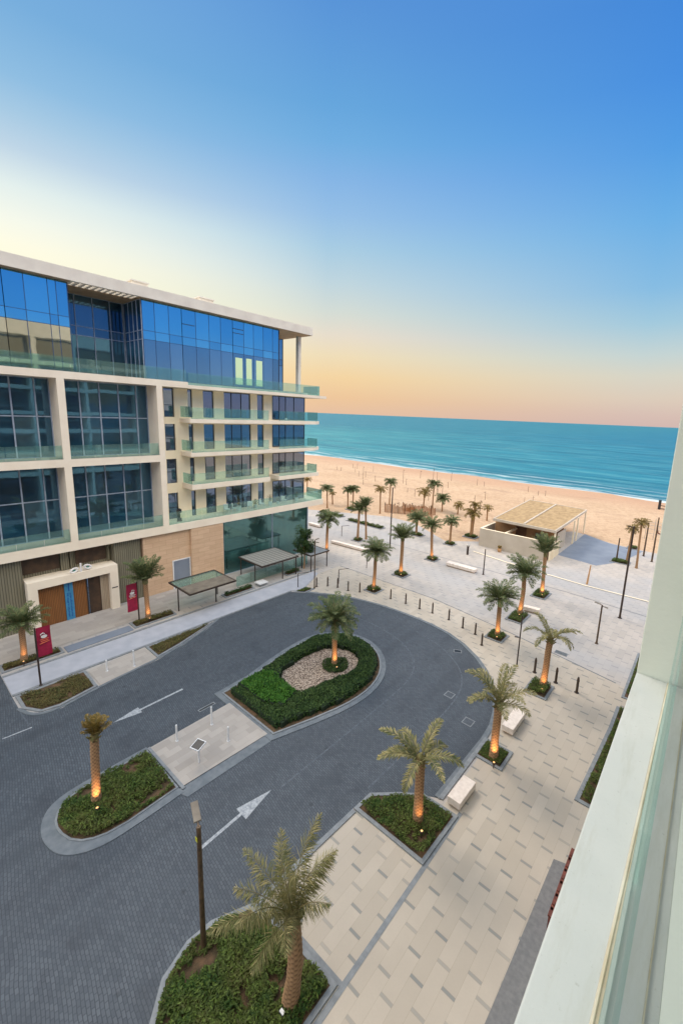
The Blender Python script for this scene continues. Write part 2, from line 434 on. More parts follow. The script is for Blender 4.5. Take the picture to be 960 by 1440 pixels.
M['emb_w'] = mat_plain('emblem_white', S(235, 232, 232), None, .6, 3, bstr=0)
M['emb_o'] = mat_plain('emblem_coral', S(232, 120, 90), None, .6, 3, bstr=0)
M['blue'] = mat_plain('blue_panel', S(64, 140, 186), S(52, 124, 172), .5, 3, bstr=0)
M['blue_dk'] = mat_plain('blue_ink', S(16, 80, 160), None, .5, 3, bstr=0)
M['emb_g'] = mat_plain('emblem_green', S(60, 130, 120), None, .5, 3, bstr=0)
M['trunk'] = None
M['frond'] = mat_leaf('palm_leaf_green', S(72, 94, 62), S(94, 112, 74), S(140, 142, 98), .9)
M['frond_y'] = mat_leaf('palm_leaf_olive', S(94, 104, 66), S(136, 134, 88), S(188, 174, 126), .9)
M['frond_g'] = mat_leaf('palm_leaf_gold', S(128, 106, 54), S(96, 92, 46), S(170, 142, 84), .9)
M['leaf'] = mat_leaf('bed_leaf', S(42, 72, 26), S(84, 86, 44), S(104, 124, 56), 1.3)
M['leaf_dry'] = mat_leaf('dry_leaf', S(66, 78, 40), S(92, 86, 50), S(120, 108, 66), .8)
M['hedge'] = mat_leaf('hedge_leaf', S(30, 58, 24), S(48, 70, 32), S(82, 106, 52), 1.5)
M['hedge_b'] = mat_leaf('bright_hedge_leaf', S(38, 84, 22), S(52, 100, 28), S(84, 126, 42), .8)
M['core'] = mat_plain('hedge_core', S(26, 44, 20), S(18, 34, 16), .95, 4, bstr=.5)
M['thatch'] = mat_plain('thatch', S(176, 150, 112), S(148, 124, 90), .95, 2.2, bstr=1.0, bscale=9, stretch=(1, .5, 1))
M['pav_wall'] = mat_plain('pavilion_wall', S(196, 186, 172), S(184, 173, 158), .85, .6, bscale=20)
M['pav_in'] = mat_plain('pavilion_inside', S(120, 88, 66), S(90, 66, 52), .85, 1)
M['canopy_tan'] = mat_plain('canopy_tan', S(128, 120, 108), S(108, 100, 90), .7, 2)
M['tan'] = mat_plain('tan_wall', S(196, 154, 112), S(180, 138, 98), .85, 1)
M['own'] = mat_plain('own_slab', S(190, 193, 187), S(178, 183, 176), .7, 1.1, bscale=45, bstr=.12)
def mat_own():
    m, nt, bs, out = newmat('weathered_slab')
    f, _ = noise_fac(nt, 1.3, detail=5, lo=.35, hi=.65)
    c = mixc(nt, f, S(196, 198, 192), S(180, 185, 180))
    f2, _ = noise_fac(nt, 3.0, detail=8, rough=.75, lo=.5, hi=.72, stretch=(4, .6, 1))
    c = mixc(nt, mathn(nt, 'MULTIPLY', f2, .45), c, S(164, 164, 148))
    f3, _ = noise_fac(nt, 40, detail=4, rough=.8, lo=.62, hi=.72)
    c = mixc(nt, mathn(nt, 'MULTIPLY', f3, .5), c, S(140, 140, 130))
    nt.links.new(c, bs.inputs['Base Color']); bs.inputs['Roughness'].default_value = .75
    g, h = noise_fac(nt, 70); bump(nt, bs, h, .25, .004)
    return m
M['own'] = mat_own()
M['own_wall'] = mat_plain('own_wall', S(226, 230, 218), S(216, 221, 208), .75, .9, bscale=40, bstr=.1)
M['own_win'] = mat_window('own_glass', (.5, .6, .7, 1), (.02, .03, .04, 1), .4)
M['bead'] = mat_plain('sealant', S(206, 202, 182), S(190, 180, 152), .6, 6, bstr=.1)
M['grime'] = mat_plain('grime', S(178, 176, 156), S(160, 152, 128), .8, 12, bstr=0)
M['own_glass'] = mat_glass('balcony_glass', (.985, .995, .99, 1), .01, .012, (.74, .80, .74, 1))
M['rust'] = mat_plain('rust_metal', S(124, 66, 52), S(92, 50, 42), .7, 8)
M['reed'] = mat_ribbed('reed_fence', S(160, 112, 74), S(104, 70, 46), .3, axis=0, rough=.9)
M['canopy_t'] = None
M['lampglow'] = None

def mat_stone():
    m, nt, bs, out = newmat('travertine')
    tc = nt.nodes.new('ShaderNodeTexCoord'); sp = nt.nodes.new('ShaderNodeSeparateXYZ'); nt.links.new(tc.outputs['Object'], sp.inputs[0])
    cb = nt.nodes.new('ShaderNodeCombineXYZ'); nt.links.new(sp.outputs[1], cb.inputs[0]); nt.links.new(sp.outputs[2], cb.inputs[1])
    br = nt.nodes.new('ShaderNodeTexBrick'); br.inputs['Scale'].default_value = 1; br.inputs['Brick Width'].default_value = 1.2; br.inputs['Row Height'].default_value = .45
    br.inputs['Mortar Size'].default_value = .008
    br.inputs['Color1'].default_value = S(212, 182, 152); br.inputs['Color2'].default_value = S(200, 170, 140); br.inputs['Mortar'].default_value = S(160, 128, 104)
    nt.links.new(cb.outputs[0], br.inputs[0])
    f, _ = noise_fac(nt, 2.2, detail=6, stretch=(1, .35, 3))
    nt.links.new(mixc(nt, mathn(nt, 'MULTIPLY', f, .5), br.outputs['Color'], S(188, 154, 126)), bs.inputs['Base Color'])
    bs.inputs['Roughness'].default_value = .75
    return m
M['stone'] = mat_stone()

def mat_gravel():
    m, nt, bs, out = newmat('pink_gravel')
    v = nt.nodes.new('ShaderNodeTexVoronoi'); v.inputs['Scale'].default_value = 11
    tc = nt.nodes.new('ShaderNodeTexCoord'); nt.links.new(tc.outputs['Object'], v.inputs[0])
    sp = nt.nodes.new('ShaderNodeSeparateColor'); nt.links.new(v.outputs['Color'], sp.inputs[0])
    c = mixc(nt, sp.outputs[0], S(196, 180, 164), S(128, 112, 100))
    d = nt.nodes.new('ShaderNodeMapRange'); d.inputs[1].default_value = .45; d.inputs[2].default_value = .75; nt.links.new(v.outputs['Distance'], d.inputs[0])
    c = mixc(nt, d.outputs[0], c, S(86, 72, 62))
    nt.links.new(c, bs.inputs['Base Color']); bs.inputs['Roughness'].default_value = .9
    bump(nt, bs, v.outputs['Distance'], .8, -.04)
    return m
M['gravel'] = mat_gravel()

def mat_trunk():
    m, nt, bs, out = newmat('palm_trunk_bark')
    f, r = noise_fac(nt, 6, detail=6, rough=.7, lo=.3, hi=.7, stretch=(1, 1, .5))
    geo = nt.nodes.new('ShaderNodeNewGeometry')
    c = mixc(nt, f, S(168, 130, 96), S(116, 86, 62))
    at = nt.nodes.new('ShaderNodeAttribute'); at.attribute_name = 'scar'
    pt = nt.nodes.new('ShaderNodeMapRange'); pt.inputs[1].default_value = .95; pt.inputs[2].default_value = .35; nt.links.new(at.outputs['Fac'], pt.inputs[0])
    c = mixc(nt, pt.outputs[0], mixc(nt, .6, c, S(64, 44, 32)), mixc(nt, .35, c, S(196, 160, 118)))
    nt.links.new(c, bs.inputs['Base Color']); bs.inputs['Roughness'].default_value = .9
    bump(nt, bs, r, .6, .03)
    return m
M['trunk'] = mat_trunk()

def mat_canopy():
    m, nt, bs, out = newmat('canopy_panel')
    tc = nt.nodes.new('ShaderNodeTexCoord'); sp = nt.nodes.new('ShaderNodeSeparateXYZ'); nt.links.new(tc.outputs['Object'], sp.inputs[0])
    a = mathn(nt, 'LESS_THAN', mathn(nt, 'FRACT', mathn(nt, 'MULTIPLY', mathn(nt, 'ADD', sp.outputs[0], 100), 2.2)), .2)
    b = mathn(nt, 'LESS_THAN', mathn(nt, 'FRACT', mathn(nt, 'MULTIPLY', mathn(nt, 'ADD', sp.outputs[1], 100), 2.2)), .2)
    g = mathn(nt, 'MAXIMUM', a, b)
    nt.links.new(mixc(nt, g, S(150, 148, 142), S(104, 104, 102)), bs.inputs['Base Color']); bs.inputs['Roughness'].default_value = .5
    return m
M['canopy_t'] = mat_canopy()
def mat_emit(name, col, st):
    m, nt, bs, out = newmat(name)
    bs.inputs['Base Color'].default_value = col; bs.inputs['Emission Color'].default_value = col; bs.inputs['Emission Strength'].default_value = st
    return m
M['lampglow'] = mat_emit('uplight_lens', (1, .55, .2, 1), .6)
M['lit_room'] = mat_emit('lit_room', S(176, 196, 158), .30)

# ------------------------------------------------------------------ ground, beach, sea
def terrain_z(x, y):
    t = min(1, max(0, (y-66)/114)); s = t*t*(3-2*t)
    z = -.03 - 2.1*s
    if y > 60:
        z += .10*noise.noise(Vector((x*.06, y*.12, 0)))*min(1, (y-60)/15) + .035*noise.noise(Vector((x*.5, y*.5, 3)))*min(1, (y-60)/15)
    return z
b = MB()
xs = [-6000, -2500, -1000, -500] + [-320+4*i for i in range(0, 96)] + [70, 120, 300, 1000, 3000, 6000]
ys = [-3000, -1000, -300, -60, 20, 50, 58] + [60+1.6*i for i in range(0, 70)] + [180, 260, 500]
idx = {}
for j, y in enumerate(ys):
    for i, x in enumerate(xs):
        b.v.append((x, y, terrain_z(x, y) if y < 175 else -2.8))
nx = len(xs)
for j in range(len(ys)-1):
    for i in range(nx-1):
        b.f.append((j*nx+i, j*nx+i+1, (j+1)*nx+i+1, (j+1)*nx+i)); b.m.append(0)
ground = b.build('ground', M['sand'], smooth=True, kind='structure')

b = MB().quad((-30000, 100, -1.15), (30000, 100, -1.15), (30000, 30000, -1.15), (-30000, 30000, -1.15))
b.build('sea', M['sea'], kind='structure')

def sheet(name, poly, z, m, kind='structure'):
    b = MB()
    a = sum(poly[i][0]*poly[(i+1) % len(poly)][1]-poly[(i+1) % len(poly)][0]*poly[i][1] for i in range(len(poly)))
    if a < 0: poly = poly[::-1]
    b.v = [(x, y, z) for x, y in poly]; b.f = [tuple(range(len(poly)))]; b.m = [0]
    return b.build(name, m, kind=kind)

sheet('plaza_paving', [(-200, 50), (-200, -30), (12, -30), (12, 67), (-6, 68), (-10.2, 68.6), (-13.5, 70.5), (-16, 71.7), (-24.4, 58), (-24.4, 54.6), (-28, 51.2), (-36.8, 56.4), (-42.5, 56.6), (-55, 50)], 0.0, M['pav_far'])
ROAD = [(-200, -29), (-200, 3.95), (-30.15, 3.97), (-28.2, 4.0), (-27.0, 4.6), (-26.75, 5.6), (-27.2, 7.45), (-27.65, 11.3), (-28.2, 13.4), (-29.1, 15.8), (-30.0, 17.4), (-30.1, 24.6), (-29.3, 25.6),
        (-28.0, 26.3), (-26.9, 27.0), (-25.8, 27.6), (-24, 28.2), (-22.2, 28.6), (-20.3, 28.8), (-18.4, 28.87), (-16.5, 28.8), (-14.7, 28.5), (-13, 27.85), (-11.4, 26.85), (-10.3, 25.9), (-9.36, 24.8), (-8.6, 23.6), (-8.0, 22.3), (-7.65, 21), (-7.55, 19.8), (-7.6, 14.95),
        (-8.15, 14.65), (-9.1, 13.9), (-10.05, 13.05), (-10.15, 11.9), (-10.35, 6.9), (-10.95, 5.7), (-11.02, 4.9), (-10.7, 3.95), (-9.95, 3.25), (-8.8, 2.75), (-7, 2.5), (11.5, 2.45), (11.5, -29)]
sheet('near_paving', [(-7.2, 2.4), (-7.2, 20), (-9.2, 25), (-11.2, 27), (-14.6, 28.7), (-18.4, 29), (-22.2, 28.75), (-25.8, 27.75), (-28.6, 26.3), (-29.8, 26.8), (-31.5, 30), (-31.5, 33.38), (-18.4, 33.38), (-16, 33.05), (-11, 32.15), (-3, 30.55), (11, 27.5), (11, 2.4)], 0.004, M['pav'])
sheet('pavement_bay', [(-10.3, 6.9), (-10.1, 12), (-7.2, 12.05), (-7.2, 7.2)], 0.0045, M['pav'])
sheet('road', ROAD, 0.009, M['road'])
sheet('shaded_terrace', [(-14.3, 56.8), (-14.3, 71.2), (-10.2, 68.4), (-5.9, 67.7), (-7.4, 60), (-9.5, 56)], 0.006, M['terrace'])  # paved terrace with the pavilion's shade put into its blue-grey colour
sheet('crossing_paving', [(-20.12, 7.62), (-20.15, 12.15), (-16.5, 12.15), (-16.72, 7.62)], .055, M['pav_small'])
sheet('left_bay_paving', [(-29.5, 7.75), (-29.85, 11.3), (-27.85, 11.3), (-27.4, 7.75)], .05, M['pav_small'])
# sidewalk strip, forecourt and bands
b = MB().prism([(-32.45, 4.0), (-30.1, 4.0), (-30.1, 24.8), (-29.6, 26.2), (-31.6, 30.0), (-32.2, 30.0)], 0, .06)
b.build('sidewalk', M['slab'], kind='structure')
sheet('forecourt', [(-38.2, 4.0), (-34.35, 4.0), (-34.35, 34), (-38.2, 34)], .03, M['pav_small'])
MB().box(-33.9, -32.95, 7.55, 11.85, 0, .045).build('entrance_step', M['terrace'], kind='structure')

def strip(name, pts, w, z, m):
    b = MB(); L = []; R_ = []
    for i, p in enumerate(pts):
        a = Vector(pts[max(0, i-1)]); c = Vector(pts[min(len(pts)-1, i+1)]); t = (c-a).normalized(); n = Vector((-t.y, t.x))*(w/2)
        L.append((p[0]+n.x, p[1]+n.y, z)); R_.append((p[0]-n.x, p[1]-n.y, z))
    for i in range(len(pts)-1): b.quad(L[i], R_[i], R_[i+1], L[i+1])
    return b.build(name, m, kind='structure')
# kerbs along the road
def kerb_line(name, pts, w, h, m):
    b = MB(); L = []; R_ = []
    for i, p in enumerate(pts):
        a = Vector(pts[max(0, i-1)]); c = Vector(pts[min(len(pts)-1, i+1)]); t = (c-a).normalized(); n = Vector((-t.y, t.x))*(w/2)
        L.append((p[0]+n.x, p[1]+n.y)); R_.append((p[0]-n.x, p[1]-n.y))
    for i in range(len(pts)-1):
        z0, z1 = 0, h
        b.quad(L[i]+(z1,), R_[i]+(z1,), R_[i+1]+(z1,), L[i+1]+(z1,))
        b.quad(R_[i]+(z0,), R_[i+1]+(z0,), R_[i+1]+(z1,), R_[i]+(z1,))
        b.quad(L[i]+(z1,), L[i+1]+(z1,), L[i+1]+(z0,), L[i]+(z0,))
    return b.build(name, m, kind='structure')
kerb_line('kerb', ROAD[12:31], .28, .05, M['kerb_lt'])
kerb_line('kerb', [(-30.02, 17.2), (-30.02, 25.0)], .16, .066, M['kerb'])
kerb_line('kerb', [(-7.45, 15.0), (-7.45, 19.9)], .22, .055, M['kerb'])
kerb_line('kerb', [(-10.25, 6.9), (-10.02, 11.95)], .2, .055, M['kerb'])
kerb_line('kerb', [(-29.98, 4.0), (-29.98, 11.4), (-30.02, 17.2)], .18, .068, M['kerb'])
kerb_line('kerb', [(-32.6, 4.0), (-32.6, 31)], .2, .05, M['kerb'])
strip('stone_band', [(-6.42, 2.4), (-6.42, 7.35), (-6.42, 15.0)], .18, .012, M['kerb'])
strip('stone_band', [(-10.3, 6.98), (-8.3, 7.38), (-6.5, 7.42)], .16, .014, M['kerb'])
sheet('dark_stone_band', [(-2.66, 15.7), (-2.0, 15.9), (0.2, 15.9), (0.2, 2.4), (-2.95, 2.4), (-2.75, 10)], .010, M['dkstrip'])
strip('step_edge', [(-23, 49.8), (-18.3, 48.9), (-13, 48.3), (-9, 47.9), (-4, 48.0), (4, 48.2)], .22, .05, M['white'])
strip('stone_band', [(-31.5, 33.4), (-19, 33.4), (-11, 32.2), (-3, 30.6)], .1, .010, M['kerb_lt'])
strip('stone_band', [(-34, 44.6), (-10, 44.6), (6, 43.2)], .1, .010, M['kerb_lt'])
sheet('kerb_apron', [(-16.6, 7.3), (-16.05, 7.5), (-15.95, 12.2), (-16.5, 12.2), (-16.7, 7.6)], .03, M['kerb_lt'])
# lines in the road
LN1 = smooth_poly([(-13.36, 10.6), (-13.36, 13), (-13.41, 19.5), (-13.64, 21.8), (-14.6, 23.6), (-17, 25.1), (-20.8, 25.6), (-23.6, 24.9)], 2, False)
strip('road_line', LN1, .09, .014, M['line'])
LN2 = smooth_poly([(-10.3, 13.2), (-10.16, 19.1), (-10.33, 22.2), (-10.96, 23.9), (-12.06, 25.2), (-14.3, 26.5), (-16.8, 27.0)], 2, False)
strip('road_line', LN2, .09, .014, M['line'])
strip('road_line', [(-30, 3.9), (-26.15, 4.05)], .07, .014, M['line'])
strip('road_line', [(-26.15, 4.1), (-26.25, 2.9)], .08, .018, M['mark'])
# arrows (painted)
def arrow(x, y0, yb, yt, hw, x2):
    b = MB()
    b.quad((x-.07, y0, .019), (x+.07, y0, .019), (x2+.07, yb, .019), (x2-.07, yb, .019))
    b.tri((x2-hw, yb, .019), (x2+hw, yb, .019), (x2, yt, .019))
    return b
arrow(-13.5, 6.6, 8.6, 10.2, .36, -13.58).build('painted_arrow', M['mark'], kind='structure')
arrow(-23.42, 10.95, 8.45, 7.05, .3, -23.4).build('painted_arrow', M['mark'], kind='structure')
M['dkcover'] = mat_plain('worn_cover', S(92, 98, 106), S(78, 85, 93), .6, 6)
# drain covers
def cover(x, y, w, l, rz, label, m='black'):
    t = thing('drain_cover', label, 'drain cover', (x, y, .012), rz)
    MB().ring([(-w, -l), (w, -l), (w, l), (-w, l)], [(-w+.05, -l+.05), (w-.05, -l+.05), (w-.05, l-.05), (-w+.05, l-.05)], 0, .012).build('frame', M['kerb'], t)
    g = MB()
    n = max(3, int(2*l/.09))
    for i in range(n):
        y0 = -l+.05+(2*l-.1)*i/n; g.box(-w+.05, w-.05, y0, y0+(2*l-.1)/n*.65, 0, .008)
    g.build('grate', M[m], t)
cover(-15.5, 15.95, .38, .2, 0, 'dark drain grate against the kerb of the oval hedge island')
cover(-12.85, 26.67, .3, .2, .5, 'dark drain grate in the outer bend of the road')
cover(-10.8, 21.8, .28, .28, 0, 'pale square manhole cover between the two road lines', 'dkcover')
cover(-8.8, 20.4, .3, .3, 0, 'pale square manhole cover by the outer kerb near the bench', 'dkcover')
cover(-20.85, 11.1, .12, .5, 0, 'narrow grate beside the crossing')
cover(-6.9, 31.9, .45, .25, 0, 'flush pale cover in the plaza behind the curved palm', 'kerb_lt')

# ------------------------------------------------------------------ vegetation beds
def leaf_cloud(poly, hole, h, n_per_m2, size, bare=None, base=.05, mound=0.0):
    b = MB()
    xs = [p[0] for p in poly]; ys = [p[1] for p in poly]
    A = (max(xs)-min(xs))*(max(ys)-min(ys)); n = int(A*n_per_m2)
    n = int(n*2.0); size = size*.62
    for _ in range(n):
        x = random.uniform(min(xs), max(xs)); y = random.uniform(min(ys), max(ys))
        if not inside((x, y), poly): continue
        if hole and inside((x, y), hole): continue
        nz = noise.noise(Vector((x*1.3, y*1.3, 5)))
        if bare is not None and nz + .5*noise.noise(Vector((x*4, y*4, 1))) < bare: continue
        z = base+h*(.35+.65*random.random()) + h*.95*nz
        s = size*random.uniform(.6, 1.4)
        a = random.uniform(0, 2*PI); til = random.uniform(-.9, .9)
        d = Vector((math.cos(a), math.sin(a), til)).normalized()*s
        w = Vector((-math.sin(a), math.cos(a), random.uniform(-.7, .7))).normalized()*s*.38
        c = Vector((x, y, max(z, .03)))
        b.quad(tuple(c-d), tuple(c-w*1), tuple(c+d), tuple(c+w*1))
    return b

def bed(label, poly, h=.18, dens=420, size=.085, leafmat='leaf', kerb=True, kw=.16, bare=None, soil='soil', kerbmat='kerb', name='planting_bed'):
    cx = sum(p[0] for p in poly)/len(poly); cy = sum(p[1] for p in poly)/len(poly)
    P_ = [(x-cx, y-cy) for x, y in poly]
    t = thing(name, label, 'planting bed', (cx, cy, 0))
    inn = inset(P_, kw) if kerb else P_
    if kerb: MB().ring(P_, inn, 0, .075).build('kerb', M[kerbmat], t)
    # lumpy soil
    b = MB()
    MB.prism(b, inn, 0.0, .05)
    b.build('soil', M[soil], t)
    # leaf positions use world-based noise through offset
    b = leaf_cloud(inset(inn, .04), None, h, dens, size, bare)
    b.build('foliage', M[leafmat], t)
    return t

FRONT = [(-10.35, 6.9), (-10.95, 5.7), (-11.02, 4.9), (-10.7, 3.95), (-9.95, 3.25), (-8.8, 2.75), (-7, 2.5), (-6.55, 2.5), (-6.55, 7.34), (-8.25, 7.28)]
t = bed('large green planting bed at the bottom of the picture around the nearest palm', FRONT, h=.24, dens=620, size=.095, bare=-.30)
t = bed('five sided green planting bed around the short palm beside the road', [(-10.1, 12.0), (-10.05, 13.05), (-9.1, 13.95), (-8.15, 14.68), (-6.42, 14.75), (-6.48, 12.0)], h=.2, dens=560, size=.085, bare=-.30)
t = bed('small square green bed between the two white benches', [(-7.5, 18.35), (-7.5, 19.9), (-5.95, 19.9), (-5.95, 18.35)], h=.14, dens=600, size=.08)
t = bed('small bushy bed under the curved palm beside the bench and bollards', [(-7.45, 25.4), (-7.45, 27.2), (-6.0, 27.2), (-6.0, 25.4)], h=.35, dens=700, size=.09)
t = bed('small square bed under the palm next to the last arc bollard', [(-12.3, 30.0), (-12.3, 31.6), (-10.8, 31.6), (-10.8, 30.0)], h=.28, dens=600, size=.1)
t = bed('square bed with brown low shrubs under the leaning palm by the grey bench', [(-12.3, 34.2), (-12.3, 36.6), (-10.8, 36.6), (-10.8, 34.2)], h=.22, dens=500, size=.1)
t = bed('square bed under the palm closest to the pavilion corner', [(-12.4, 40.8), (-12.4, 43.0), (-10.9, 43.0), (-10.9, 40.8)], h=.28, dens=500, size=.11)
t = bed('rounded green planting bed at the south end of the road median', smooth_poly([(-20.0, 7.45), (-20.0, 4.9), (-19.85, 3.9), (-19.2, 3.35), (-18.4, 3.25), (-17.4, 3.55), (-16.85, 4.3), (-16.72, 5.3), (-16.8, 7.48)][1:-1], 1, False)+[(-16.8, 7.45), (-20.05, 7.45)], h=.26, dens=620, size=.09, bare=-.34, kw=.08)
kerb_pts = smooth_poly([(-20.15, 7.5), (-20.15, 4.8), (-20.0, 3.6), (-19.3, 3.05), (-18.3, 2.9), (-17.2, 3.2), (-16.6, 4.1), (-16.5, 5.3), (-16.55, 7.5)], 2, False)
kerb_line('kerb', kerb_pts, .3, .045, M['kerb_lt'])
sheet('kerb_apron', kerb_pts+[(-16.55, 7.45), (-20.15, 7.45)], .042, M['kerb_lt'])
kerb_line('kerb', [(-20.15, 7.55), (-16.55, 7.58)], .14, .075, M['kerb'])
t = bed('dry brown green bed at the lower left beside the tall banner post', [(-29.75, 4.1), (-28.2, 4.12), (-27.2, 4.7), (-27.0, 5.6), (-27.42, 7.6), (-29.75, 7.65)], h=.14, dens=420, size=.08, leafmat='leaf_dry', bare=-.22)
kerb_line('kerb', smooth_poly([(-28.4, 3.95), (-27.1, 4.4), (-26.8, 5.5), (-27.3, 7.6), (-27.75, 11.3), (-28.3, 13.4), (-29.2, 15.8), (-30.0, 17.3)], 2, False), .18, .045, M['kerb_lt'])
t = bed('triangular green bed tapering along the left kerb of the road', [(-29.8, 11.4), (-27.9, 11.4), (-28.4, 13.3), (-29.75, 16.6)], h=.12, dens=420, size=.085, leafmat='leaf_dry', bare=-.35)
t = bed('narrow planting bed at the left edge in front of the ribbed wall', [(-34.25, 4.05), (-34.05, 7.4), (-33.1, 7.4), (-33.1, 4.05)], h=.2, dens=420, size=.1, leafmat='leaf_dry', bare=-.35)
t = bed('narrow planting bed with banner and palm right of the timber doors', [(-34.3, 12.0), (-34.1, 15.3), (-33.1, 15.3), (-33.1, 12.0)], h=.22, dens=420, size=.1, leafmat='leaf_dry')
t = bed('narrow planting bed between the two canopies', [(-33.9, 19.8), (-33.9, 23.0), (-33.0, 23.0), (-33.0, 19.8)], h=.3, dens=400, size=.11, leafmat='hedge')
t = bed('planting patch under the round tree beside the shopfront', [(-34.2, 27.2), (-34.2, 29.2), (-33.2, 29.2), (-33.2, 27.2)], h=.3, dens=400, size=.11, leafmat='hedge')
t = bed('tiny green bed at the kerb where the road bend starts', [(-29.7, 24.9), (-29.7, 26.6), (-28.75, 26.9), (-28.75, 25.6)], h=.15, dens=500, size=.09, leafmat='leaf')
t = bed('long narrow bed close under the white balcony slab', [(-2.75, 19.1), (-2.35, 19.1), (-1.3, 19.1), (-1.3, 27.9), (-2.5, 27.9), (-2.5, 25.5)], h=.25, dens=420, size=.09, kw=.18, bare=-.3)
t = bed('second narrow bed behind the white balcony slab further along', [(-2.45, 29.1), (-1.3, 29.1), (-1.3, 36), (-2.45, 36)], h=.25, dens=420, size=.09)
for lab, x0, x1, y0, y1 in (('long green strip bed at the left of the plaza near the shore', -45.3, -38.0, 49.0, 50.3),
                       ('short strip bed behind the low palm beside the building corner', -52.8, -47.2, 49.8, 51.0),
                       ('small bed under the twin palms at the sand edge', -51.2, -49.2, 55.0, 56.4),
                       ('dark strip bed at the foot of the brown poles right of the pavilion', -8.6, -6.4, 59.0, 60.6),
                       ('narrow far strip bed at the sand edge behind the brown poles', -8.0, -6.6, 67.4, 69.0),
                       ('round bed under the tall palm left of the pavilion', -27.4, -25.4, 55.1, 56.8),
                       ('square bed under the slim palm in mid plaza', -27.5, -26.0, 49.6, 51.0),
                       ('bed under the broad palm at the sand edge in mid plaza', -33.6, -31.4, 50.0, 51.4),
                       ('bed under the tall palm right of the dark mast', -25.9, -24.4, 42.3, 43.8),
                       ('bed under the upright narrow palm left of the long low bench', -25.7, -24.1, 35.4, 36.9),
                       ('bed under the palm standing in the row of bollards', -25.2, -23.7, 30.1, 31.6),
                       ('bed under the palm by the building corner glass', -37.4, -36.0, 41.6, 43.0)):
    bed(lab, [(x0, y0), (x1, y0), (x1, y1), (x0, y1)], h=.3, dens=260, size=.15, leafmat='leaf')

# central hedge island
isl = [(-21.2, 12.35), (-21.3, 14.5), (-21.9, 17.2), (-22.15, 19.6), (-21.9, 21.2), (-21.0, 22.25), (-20.0, 22.8), (-18.8, 22.95), (-17.6, 22.6), (-16.5, 21.9), (-15.5, 20.7), (-15.0, 19.4), (-14.85, 18.1), (-15.0, 16.5), (-15.55, 14.5), (-16.25, 12.35)]
islo = smooth_poly(isl[1:-1], 1, False); islo = [isl[0]]+islo+[isl[-1]]
cx, cy = -18.4, 17.6
loc = lambda P_: [(x-cx, y-cy) for x, y in P_]
t = thing('hedge_island', 'oval island in the road ringed by a dark green hedge round a gravel centre', 'planting bed', (cx, cy, 0))
o_ = loc(islo)
out2 = inset(o_, -.38)
MB().ring(out2, inset(o_, -.04), 0, .05).build('kerb', M['kerb_lt'], t)
MB().ring(inset(o_, -.05), inset(o_, .05), 0, .10).build('kerb', M['kerb'], t)
grav = loc([(-20.3, 15.3), (-20.6, 19.2), (-19.95, 20.6), (-18.9, 21.1), (-17.6, 20.9), (-16.85, 20.0), (-16.65, 18.9), (-17.2, 16.9), (-17.6, 14.95)])
gr = smooth_poly(grav, 1)
MB().prism(inset(o_, .05), 0, .05).build('soil', M['soil'], t)
MB().prism(inset(gr, -.1), 0, .065).build('gravel', M['gravel'], t)
hed_out = inset(o_, .32); 
def hedge_part(poly, hole, h, m, dens, size, nm='hedge'):
    # solid core (several lumps) with leaves over its top and sides
    b = MB()
    xs = [p[0] for p in poly]; ys = [p[1] for p in poly]
    step = .24; x = min(xs)
    H = lambda px, py: h*(.82+.22*noise.noise(Vector((px*1.1, py*1.1, 9))))
    core = MB()
    while x < max(xs):
        y = min(ys)
        while y < max(ys):
            c = (x+step/2, y+step/2)
            if inside(c, poly) and not (hole and inside(c, hole)):
                core.box(x, x+step, y, y+step, .04, H(*c)*.86)
            y += step
        x += step
    n = int((max(xs)-min(xs))*(max(ys)-min(ys))*dens)
    pin = poly; edge = inset(poly, .16); he = inset(hole, -.16) if hole else None
    for _ in range(n):
        x = random.uniform(min(xs)-.05, max(xs)+.05); y = random.uniform(min(ys)-.05, max(ys)+.05)
        if not inside((x, y), poly) or (hole and inside((x, y), hole)): continue
        rim = (not inside((x, y), edge)) or (he and inside((x, y), he))
        k = 3 if rim else 1
        for q in range(k):
            z = H(x, y)*(random.uniform(.08, 1) if rim else random.uniform(.86, 1.06))
            s = size*random.uniform(.6, 1.3); a = random.uniform(0, 2*PI)
            d = Vector((math.cos(a), math.sin(a), random.uniform(-.8, .8))).normalized()*s
            w = Vector((-math.sin(a), math.cos(a), random.uniform(-.9, .9))).normalized()*s*.42
            c = Vector((x+random.uniform(-.04, .04), y+random.uniform(-.04, .04), z))
            b.quad(tuple(c-d), tuple(c-w), tuple(c+d), tuple(c+w))
    o = b.build(nm, M[m], t)
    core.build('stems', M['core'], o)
    return o
bright = loc([(-20.95, 12.95), (-21.05, 15.2), (-20.3, 15.3), (-19.2, 15.0), (-17.7, 14.95), (-17.25, 14.2), (-18.4, 13.0)])
o = hedge_part(hed_out, gr, .5, 'hedge', 620, .075)
# the brighter clipped block at the near end, taller than the rest
bb = loc([(-20.9, 13.3), (-20.95, 15.0), (-20.3, 15.45), (-17.75, 15.15), (-17.3, 13.9), (-18.6, 13.25)])
o = hedge_part(bb, None, .68, 'hedge_b', 760, .075, 'clipped_hedge')
o['label'] = 'bright green clipped block at the near end of the island hedge'
low = [(p[0]-cx, p[1]-cy) for p in [(-19.15, 18.4+.95)]]
rb = [(.9*math.cos(a*PI/8)-18.3-cx+.1, .9*math.sin(a*PI/8)+19.05-cy) for a in range(16)]
b = leaf_cloud(rb, None, .22, 600, .09); b.build('palm_ring_planting', M['hedge'], t)

